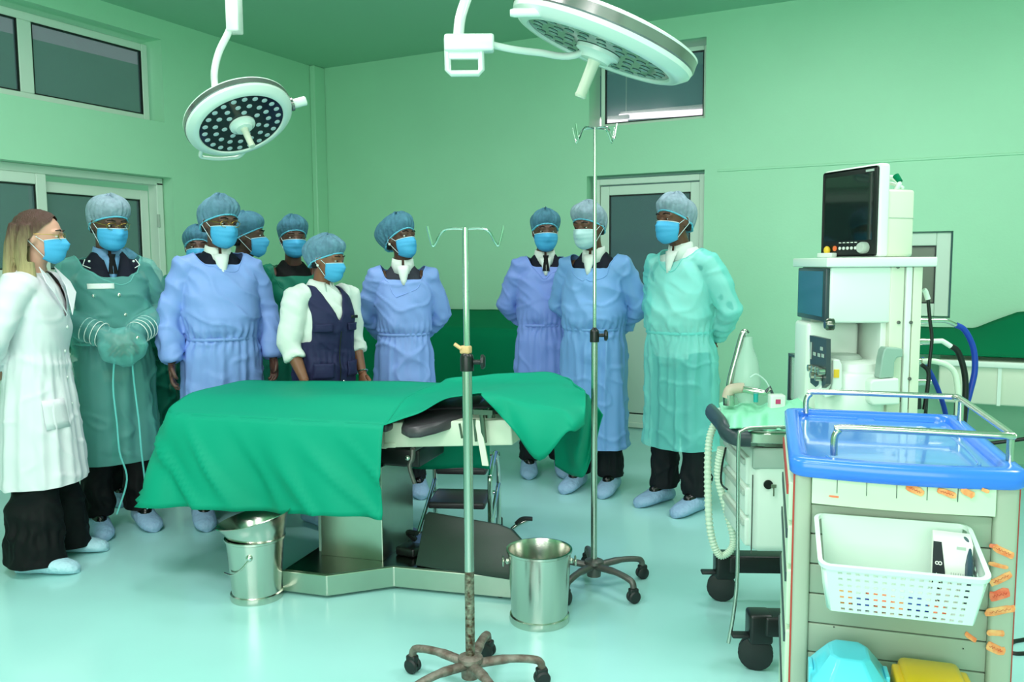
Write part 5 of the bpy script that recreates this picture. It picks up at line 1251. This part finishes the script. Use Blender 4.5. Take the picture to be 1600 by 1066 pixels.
    # ---- garments
    def torso(ex, top=1.475):
        tt = [(0.86, .178, .128, .01), (1.0, .172, .125+belly*.8, -belly*.4), (1.10, .168, .122+belly, -belly*.5), (1.22, .178, .128+belly*.4, 0), (1.33, .180, .122, .005), (1.375, .168, .106, .012), (1.41, .140, .092, .014), (1.445, .102, .080, .014), (top, .075, .068, .012)]
        return [[S(p) for p in ring_el(0, cy, z, rx*w+ex, ry*w+ex)] for z, rx, ry, cy in tt]
    def sleeves(b, ex, upto=1.0, cuff=1.0):
        for sd in (-1, 1):
            m_ = lambda p: S((p[0]*sd*(1+(w-1)*0.9), p[1], p[2]))
            A, B_, C_ = m_(sh), m_(el), m_(wr)
            pts = [A+S((-0.06*sd, 0, 0.0)), A+S((0.0, 0, -0.005)), A.lerp(B_, .5), B_]; rs = [.062+ex, .062+ex, .058+ex, .054+ex]
            if upto > .3: pts += [B_.lerp(C_, .55*upto+.0), B_.lerp(C_, upto*.97)]; rs += [.052+ex, (.040+ex)*cuff]
            b.tube(pts, [r*s for r in rs], 18)
    nx_, ny_, nzv = neckline; nx_ *= min(1, w*1.03)
    if kind == 'gown':
        b = MB(); b.rings(torso(-.004))
        if sheer:
            sleeves(b, -.012)
        um = voxel(b, vox*1.1, 1); wrinkle(um, 'shirt', seed+2, 1.0*s, .6)
        cutmesh(um, lambda c: (c.x/(.066*s))**2+((c.y-.004*s)/(.066*s))**2 < 1 and c.z > 1.44*s)
        put(um, 'jacket' if shirt else 'top', under, root)
        if shirt:
            # shirt front showing in the open neck, and collar points
            b = MB(); b.grid([[S((x*(1-.75*t), -(.100-.020*abs(x)/.06)-.026*sin(t*1.3)-(.006 if t > .0 else 0), 1.452-.12*t)) for x in (-.042, -.021, 0, .021, .042)] for t in (0, .25, .5, .75, 1.0)])
            b.build('shirt_front', shirt, root, smooth=180, solid=0.004)
            b = MB(); R = []
            for i in range(25):
                t = 2*pi*i/25-pi/2+0.0; R.append(t)
            G = [[S(((.062+.006*k)*cos(t), .010-lean*.35+(.064+.006*k)*sin(t), 1.503-.026*k-(.016 if k == 2 else 0)-(0.018*max(0, -sin(t)))*(1+.6*k))) for t in [(-pi/2+.12)+(2*pi-.24)*i/30 for i in range(31)]] for k in range(3)]
            b.grid(G); b.build('shirt_collar', shirt, root, smooth=180, solid=0.003)
        if tie:
            b = MB(); b.rings([[S(p) for p in ring_el(0, -.103-.02*(1.455-z)/.1, z, rx, .008, 10)] for z, rx in ((1.462, .020), (1.440, .013), (1.36, .024))]); b.build('necktie', tie, root)
        b = MB()
        gt = [(hem, .232, .175, .01), (0.55, .222, .168, .01), (0.75, .212, .158+belly*.4, .008), (0.90, .204, .148+belly*.7, .004-belly*.3), (waist-.03, .182, .140+belly*.9, -belly*.4), (waist, .176, .134+belly*.9, -belly*.4), (waist+.05, .196, .156+belly, -belly*.5), (waist+.12, .200, .156+belly, -belly*.5), (1.25, .198, .148+belly*.4, 0), (1.33, .196, .136, .004), (1.375, .182, .120, .010), (1.41, .155, .105, .012), (1.44, .120, .092, .012), (1.468, .08, .075, .012)]
        b.rings([[S(p) for p in ring_el(0, cy, z, rx*w+.006, ry*w+.004)] for z, rx, ry, cy in gt])
        sleeves(b, .010)
        if arms == 'front': b.ell(S((0, -.242, .998)), (.108*s, .074*s, .100*s), 18, 12)
        gm = voxel(b, vox, 2); wrinkle(gm, 'gown', seed, waist*s)
        cutmesh(gm, lambda c: c.z < (hem+.012)*s or ((c.x/(nx_*s))**2+((c.y+.012*s)/(ny_*s))**2 < 1 and c.z > nzv*s))
        g_ = put(gm, 'gown', gown, root)
        # neckline binding traces the scooped edge
        rim = []
        for i in range(36):
            t = 2*pi*i/36; rim.append((nx_*cos(t), -.012+ny_*sin(t)))
        from mathutils.bvhtree import BVHTree
        bm = bmesh.new(); bm.from_mesh(gm); bv = BVHTree.FromBMesh(bm); bm.free(); pr_ = []
        for x, y in rim:
            hit = bv.ray_cast(V((x*1.06*s, (y+.012)*1.06*s-.012*s, 1.7*s)), V((0, 0, -1)))
            if hit[0] and hit[0].z > 1.25*s: pr_.append(hit[0]+V((0, 0, .001)))
        if len(pr_) > 12: MB().tube(pr_, 0.0030*s, 6, close=True).build('neck_binding', gown, g_)
        # waist ties
        b = MB(); b.tube([V((x_, y_, z_)) for x_, y_, z_ in [S(p) for p in ring_el(0, -belly*.4, waist+.004, .180*w+.010, .138*w+belly*.9+.012, 40)]], (0.003*s, 0.008*s), 8, close=True, up=(0, 0, 1)); b.build('waist_tie', gown, g_)
    return root, HM, S, s

def at(px, py): p = FL(px, py); return (p.x, p.y)
def atd(px, d):  # a spot on the floor seen in column px at forward depth d
    r = ray(px, 600); r = r/r.dot(FW); h_ = V((RT.x, RT.y, 0)).normalized(); f_ = V((FW.x, FW.y, 0)).normalized()
    p = CP+f_*(d/ cos(PIT)) + h_*((px-800)/FPX*d); return (p.x, p.y)

# woman in the white coat, far left
root, HM, S, s = person('woman with long ombre hair in a white lab coat at the far left', (-3.67, 2.38), 1.645, 62, (12, 2, 0), skin='skin_light', w=0.84, arms='back', kind='coat', female=True, glasses='gold', trouser='suit_black', cover='cover_white', seed=3, vox=0.009, mask='mask_blue', stance=0.13)
w = 0.88
b = MB()
ct = [(0.38, .255, .215, .01), (0.6, .235, .198, .01), (0.8, .215, .178, .012), (0.95, .190, .15, .01), (1.06, .172, .137, .002), (1.18, .182, .148, -.006), (1.30, .192, .146, -.004), (1.37, .180, .126, .004), (1.41, .150, .108, .01), (1.445, .108, .09, .012), (1.475, .078, .075, .012)]
b.rings([[S(p) for p in ring_el(0, cy, z, rx*w, ry*w)] for z, rx, ry, cy in ct])
for sd in (-1, 1):
    A, B_, C_ = [S((p[0]*sd*w, p[1], p[2])) for p in POSES['back']]
    b.tube([A+S((-0.06*sd, 0, 0)), A, A.lerp(B_, .5), B_, B_.lerp(C_, .5), C_], [.078*s, .078*s, .072*s, .066*s, .058*s, .050*s], 18)
gm = voxel(b, 0.010, 2); wrinkle(gm, 'gown', 9, 1.0*s, .55)
cutmesh(gm, lambda c: c.z < .41*s or ((c.x/(.072*s))**2+((c.y-.008*s)/(.080*s))**2 < 1 and c.z > 1.40*s) or (c.y < -.05*s and abs(c.x) < max(0, (c.z/s-1.22)*.30)*s and c.z > 1.22*s))
co = put(gm, 'lab_coat', 'coat_white', root)
b = MB(); b.rings([[S(p) for p in ring_el(0, cy, z, rx*w-.016, ry*w-.016)] for z, rx, ry, cy in ct[4:-1]]); b.build('blouse', 'coat_white', root)
for sg in (-1, 1):
    b = MB(); q = [S(p) for p in ((sg*.070, -.060, 1.475), (sg*.115, -.112, 1.40), (sg*.10, -.146, 1.345), (sg*.022, -.160, 1.235), (sg*.055, -.118, 1.38), (sg*.060, -.085, 1.44))]
    b.slab(q, S((0, -.004, 0.002))); b.build('lapel', 'coat_white', co, smooth=0, bev=0.002)
for sg in (-1, 1):
    if sg < 0: MB().grid(stuck_patch(bvh(gm), -.150, -.055, .70*s, .84*s, .004, 4)).build('pocket', 'coat_white', co, smooth=180, solid=0.004)
ctree = bvh(gm)
for z in (1.18, 1.06, .93, .80): MB().ell(stick(ctree, .012, z*s, .002), (.008, .004, .008), 10, 6).build('button', 'shirt_white', co)
# long straight hair
b = MB()
b.ell((0, .012, .150), (.086, .114, .100), 24, 14, None, HM)
for sg in (-1, 1):
    b.tube([HM @ V(p) for p in ((sg*.066, .040, .17), (sg*.080, .050, .09), (sg*.086, .045, .02), (sg*.092, .030, -.06), (sg*.098, .010, -.15))], [(.036*s, .030*s), (.040*s, .026*s), (.042*s, .026*s), (.042*s, .024*s), (.026*s, .012*s)], 14, up=(1, 0, 0))
b.tube([HM @ V(p) for p in ((0, .075, .17), (0, .095, .08), (0, .100, .0), (0, .105, -.08), (0, .112, -.17))], [(.085*s, .045*s), (.092*s, .042*s), (.095*s, .040*s), (.095*s, .036*s), (.075*s, .016*s)], 20, up=(0, 1, 0))
hm_ = voxel(b, 0.006, 2); hm_.update()
nr = [v.normal.copy() for v in hm_.vertices]; IH = HM.inverted()
for i, v in enumerate(hm_.vertices):
    q = IH @ v.co; v.co += nr[i]*(.0035*nz(q.x*60, q.y*60, q.z*4)+.002*nz(q.x*120, q.y*120, q.z*3))
def hcut(c):
    q = IH @ c; return q.z > 0 and q.y < (-.070 + max(0, .195-q.z)*.95 if q.z > .10 else .022)
cutmesh(hm_, hcut)
put(hm_, 'hair', 'hair_ombre', root)

# man in the sheer green gown over a dark uniform
root, HM, S, s = person('man in sheer green gown over dark uniform, hands folded, puffy pale blue cap', (-3.83, 2.88), 1.735, 12, (12, 12, 0), w=0.96, arms='front', gown='gown_green', hem=.36, sheer=True, under='suit_navy', shirt='shirt_blue', tie='suit_black', glasses='gold', cap='cap_pale', seed=11, trouser='suit_black', vox=0.009, neckline=(.15, .125, 1.35))
gt_ = bvh([c for c in root.children if c.name.startswith('gown')][0].data)
for i, (x, z) in enumerate(((-.10, 1.25), (.015, 1.25), (.04, 1.15), (.06, 1.04))):
    MB().ell(stick(gt_, x, z*s, -.004), (.011, .006, .011), 12, 6).build('uniform_button', 'steel', root)
MB().grid(stuck_patch(gt_, -.125, -.005, 1.285*s, 1.312*s, .001, 5)).build('name_badge', 'shirt_white', root, smooth=180, solid=.003)
for sg in (-1, 1):
    b = MB()
    e_, w_ = [S((p[0]*sg*1.05, p[1], p[2])) for p in POSES['front'][1:]]
    ax = (w_-e_).normalized()
    for k in range(4):
        c = e_.lerp(w_, .60+.085*k); u_ = ax.cross(V((0, 0, 1))).normalized(); v_ = ax.cross(u_)
        b.tube([c+u_*(.062*cos(t)*s)+v_*(.062*sin(t)*s) for t in [2*pi*i/20 for i in range(20)]], 0.0022, 6, close=True)
    b.build('cuff_stripes', 'shirt_white', root)
for sg, pts in ((-1, ((-.03, -.23, 1.0), (-.045, -.20, .8), (-.035, -.195, .60), (-.03, -.20, .45), (.0, -.19, .30), (-.05, -.16, .12))), (1, ((.04, -.23, 1.0), (.055, -.20, .8), (.07, -.195, .6), (.075, -.195, .45), (.09, -.17, .3), (.10, -.16, .12)))):
    MB().tube(spline([S(p) for p in pts]), 0.0045, 6).build('tie_cord', 'gown_teal', root)
for sg in (-1, 1):
    b = MB(); q = [S((sg*.12, -.075, 1.435)), S((sg*.135, -.095, 1.405)), S((sg*.105, -.118, 1.39))]; b.tube(q, .0022, 6); b.ell(S((sg*.105, -.098, 1.425)), (.006, .004, .006), 8, 6); b.build('collar_badge', 'shirt_white', root)
# person hidden behind him, an elbow in a deep green gown showing
person('person almost hidden behind the uniformed man, deep green gown elbow and dark legs showing', atd(196, 4.85), 1.47, 6, (0, 6, 0), arms='back', w=1.38, gown='gown_deep', hem=.30, under='suit_black', shirt=None, seed=21, trouser='suit_black', cap='cap_teal')
# tall man in blue with glasses, arms at his sides
person('big man in blue gown with glasses, arms at sides, left of the table', atd(342, 4.45), 1.745, 10, (22, 8, 0), w=0.95, belly=.02, arms='side', gown='gown_blue', hem=.33, glasses='gold', cap='cap_blue', seed=31, stance=.12, neckline=(.125, .105, 1.40), vox=0.009)
person('person seen only as a blue cap behind the big man in blue', atd(312, 5.15), 1.62, 0, (0, 0, 0), w=.88, arms='back', gown='gown_deep', cap='cap_teal', shirt=None, under='suit_black', seed=41)
person('person in green gown looking right, half hidden behind the big man in blue', atd(381, 4.90), 1.685, 55, (25, 0, 0), w=.88, arms='back', gown='gown_deep', cap='cap_teal', seed=51)
person('man in sheer dark green gown standing at the back between two people', atd(459, 5.35), 1.69, 6, (6, 4, 0), w=.88, arms='side', gown='gown_deep', under='suit_black', shirt=None, cap='cap_teal', seed=61, neckline=(.16, .12, 1.37))

# woman in white shirt and navy vest
VA = ((0.195, 0.0, 1.40), (0.245, 0.01, 1.12), (0.22, -0.10, .90))
root, HM, S, s = person('short woman in navy vest over white shirt with rolled sleeves', atd(503, 4.42), 1.53, 38, (18, 8, 0), skin='skin_mid', w=1.0, arms=VA, kind='vest', female=True, cap='cap_blue', seed=71, trouser='suit_navy', capbag=.03, earring=True)
w = 0.99
tt = [(0.84, .190, .142, .01), (0.95, .190, .145, .0), (1.08, .178, .135, .0), (1.20, .180, .146, -.008), (1.30, .182, .142, -.006), (1.40, .172, .108, .008), (1.45, .11, .084, .012), (1.475, .075, .07, .012)]
b = MB(); b.rings([[S(p) for p in ring_el(0, cy, z, rx*w-.012, ry*w-.012)] for z, rx, ry, cy in tt])
for sd in (-1, 1):
    A, B_, C_ = [S((p[0]*sd, p[1], p[2])) for p in VA]
    b.tube([A+S((-0.06*sd, 0, 0)), A, A.lerp(B_, .5), B_, B_.lerp(C_, .25), B_.lerp(C_, .38)], [.076*s, .078*s, .074*s, .066*s, .058*s, .056*s], 18)
    b.tube([B_.lerp(C_, .26), B_.lerp(C_, .40)], [.061*s, .061*s], 18)
gm = voxel(b, 0.009, 1); wrinkle(gm, 'shirt', 3, 1.0*s, .8); put(gm, 'shirt', 'shirt_white', root)
b = MB(); b.rings([[S(p) for p in ring_el(0, cy, z, rx*w+.008, ry*w+.010)] for z, rx, ry, cy in tt])
gm = voxel(b, 0.008, 1); wrinkle(gm, 'shirt', 5, 1.0*s, .6)
cutmesh(gm, lambda c: (c.y < 0 and abs(c.x) < max(0, (c.z/s-1.24)*.42)*s and c.z > 1.24*s) or (abs(c.x) > .162*s and c.z > 1.13*s) or ((c.x/(.10*s))**2+((c.y-.0*s)/(.10*s))**2 < 1 and c.z > 1.43*s) or c.z < .85*s)
vs = put(gm, 'vest', 'vest_navy', root); k = vs.modifiers.new('solid', 'SOLIDIFY'); k.thickness = .008; vt = bvh(gm)
G = [[S(((.066+.014*k)*cos(t), .010+(.066+.014*k)*sin(t), 1.50-.022*k-(.020*max(0, -sin(t)))*(1+.9*k))) for t in [(-pi/2+.25)+(2*pi-.5)*i/30 for i in range(31)]] for k in range(3)]
MB().grid(G).build('shirt_collar', 'shirt_white', root, smooth=180, solid=0.004)
for sg in (-1, 1):
    xs = sorted((sg*.05, sg*.135))
    MB().grid(stuck_patch(vt, xs[0], xs[1], 1.19*s, 1.235*s, .009, 6)).build('pocket_flap', 'vest_navy', vs, smooth=180, solid=.004)
    MB().grid(stuck_patch(vt, xs[0]-.005, xs[1]+.005, .91*s, 1.0*s, .009, 6)).build('vest_pocket', 'vest_navy', vs, smooth=180, solid=.004)
p_ = stick(vt, .10, 1.27*s, .008); MB().box(p_.x-.022, p_.y-.006, p_.z-.008, p_.x+.022, p_.y+.006, p_.z+.008, bev=.003).build('clip_pen', 'black_plastic', vs)
MB().tube([stick(vt, 0, z*s, .006) for z in (1.19, 1.14, 1.08, 1.02, .96, .90, .86)], .003, 6).build('zip', 'black_plastic', vs)
MB().ell(stick(vt, .02, .875*s, .012), (.008, .005, .014), 10, 6).build('zip_pull', 'steel', vs)
b = MB(); C_ = S((-.22*1.07, -.10, .90)); 
B_ = S((.245, .01, 1.12)); C_ = S((.22, -.10, .90)); ax = (C_-B_).normalized(); u_ = ax.cross(V((0, 0, 1))).normalized(); v_ = ax.cross(u_); c = B_.lerp(C_, .93)
b.tube([c+u_*.031*cos(t)+v_*.031*sin(t) for t in [2*pi*i/20 for i in range(20)]], .0035, 6, close=True); b.build('wristwatch', 'steel', root)
# woman in blue with the double cap
person('woman in blue gown with bulging blue cap and grey jacket, looking to the right', atd(630, 4.95), 1.665, 2, (38, -8, 0), w=.84, arms='back', gown='gown_blue', hem=.30, waist=1.02, female=True, under='suit_grey', cap='cap_teal', capbag=.085, seed=81, stance=.065, earring=True, neckline=(.155, .115, 1.37))
# the three men at the right
person('man in violet-blue gown with dark tie, left of the taller man in blue', atd(852, 5.42), 1.725, 4, (4, 4, 0), w=.88, arms='back', gown='gown_violet', hem=.30, tie='suit_black', cap='cap_teal', seed=91, neckline=(.13, .11, 1.39))
person('man in sky blue gown with pale cap and white mask beside the tall drip stand', atd(930, 5.0), 1.735, -20, (-12, 8, 0), skin='skin_brown', lean=.07, w=.93, belly=.02, arms='back', gown='gown_sky', hem=.26, mask='mask_white', cap='cap_pale', seed=101, neckline=(.145, .125, 1.375))
person('man in sheer mint gown over white shirt at the right by the back door', atd(1066, 4.62), 1.75, -38, (-6, 0, 0), skin='skin_brown', lean=.06, w=.94, belly=.035, arms='back', gown='gown_teal', hem=.34, sheer=True, under='shirt_white', shirt='shirt_white', cap='cap_pale', seed=111, vox=0.009, neckline=(.12, .105, 1.40), stance=.11)

# roots of assemblies sit at their bases
def rebase(root, loc):
    M0 = root.matrix_basis.copy(); root.location = loc; inv = root.matrix_basis.inverted() @ M0
    for ch in root.children: ch.matrix_basis = inv @ ch.matrix_basis
rebase(st, SO)
for nm, p in (('door_1', (XL-0.12, 2.8, 0)), ('door_2', (-2.12, YB+0.1, 0)), ('window_1', (XL, 2.85, 2.51)), ('window_2', (-2.1, YB, 2.51)), ('window_3', (-0.3, YB, 1.0))):
    rebase(bpy.data.objects[nm], p)
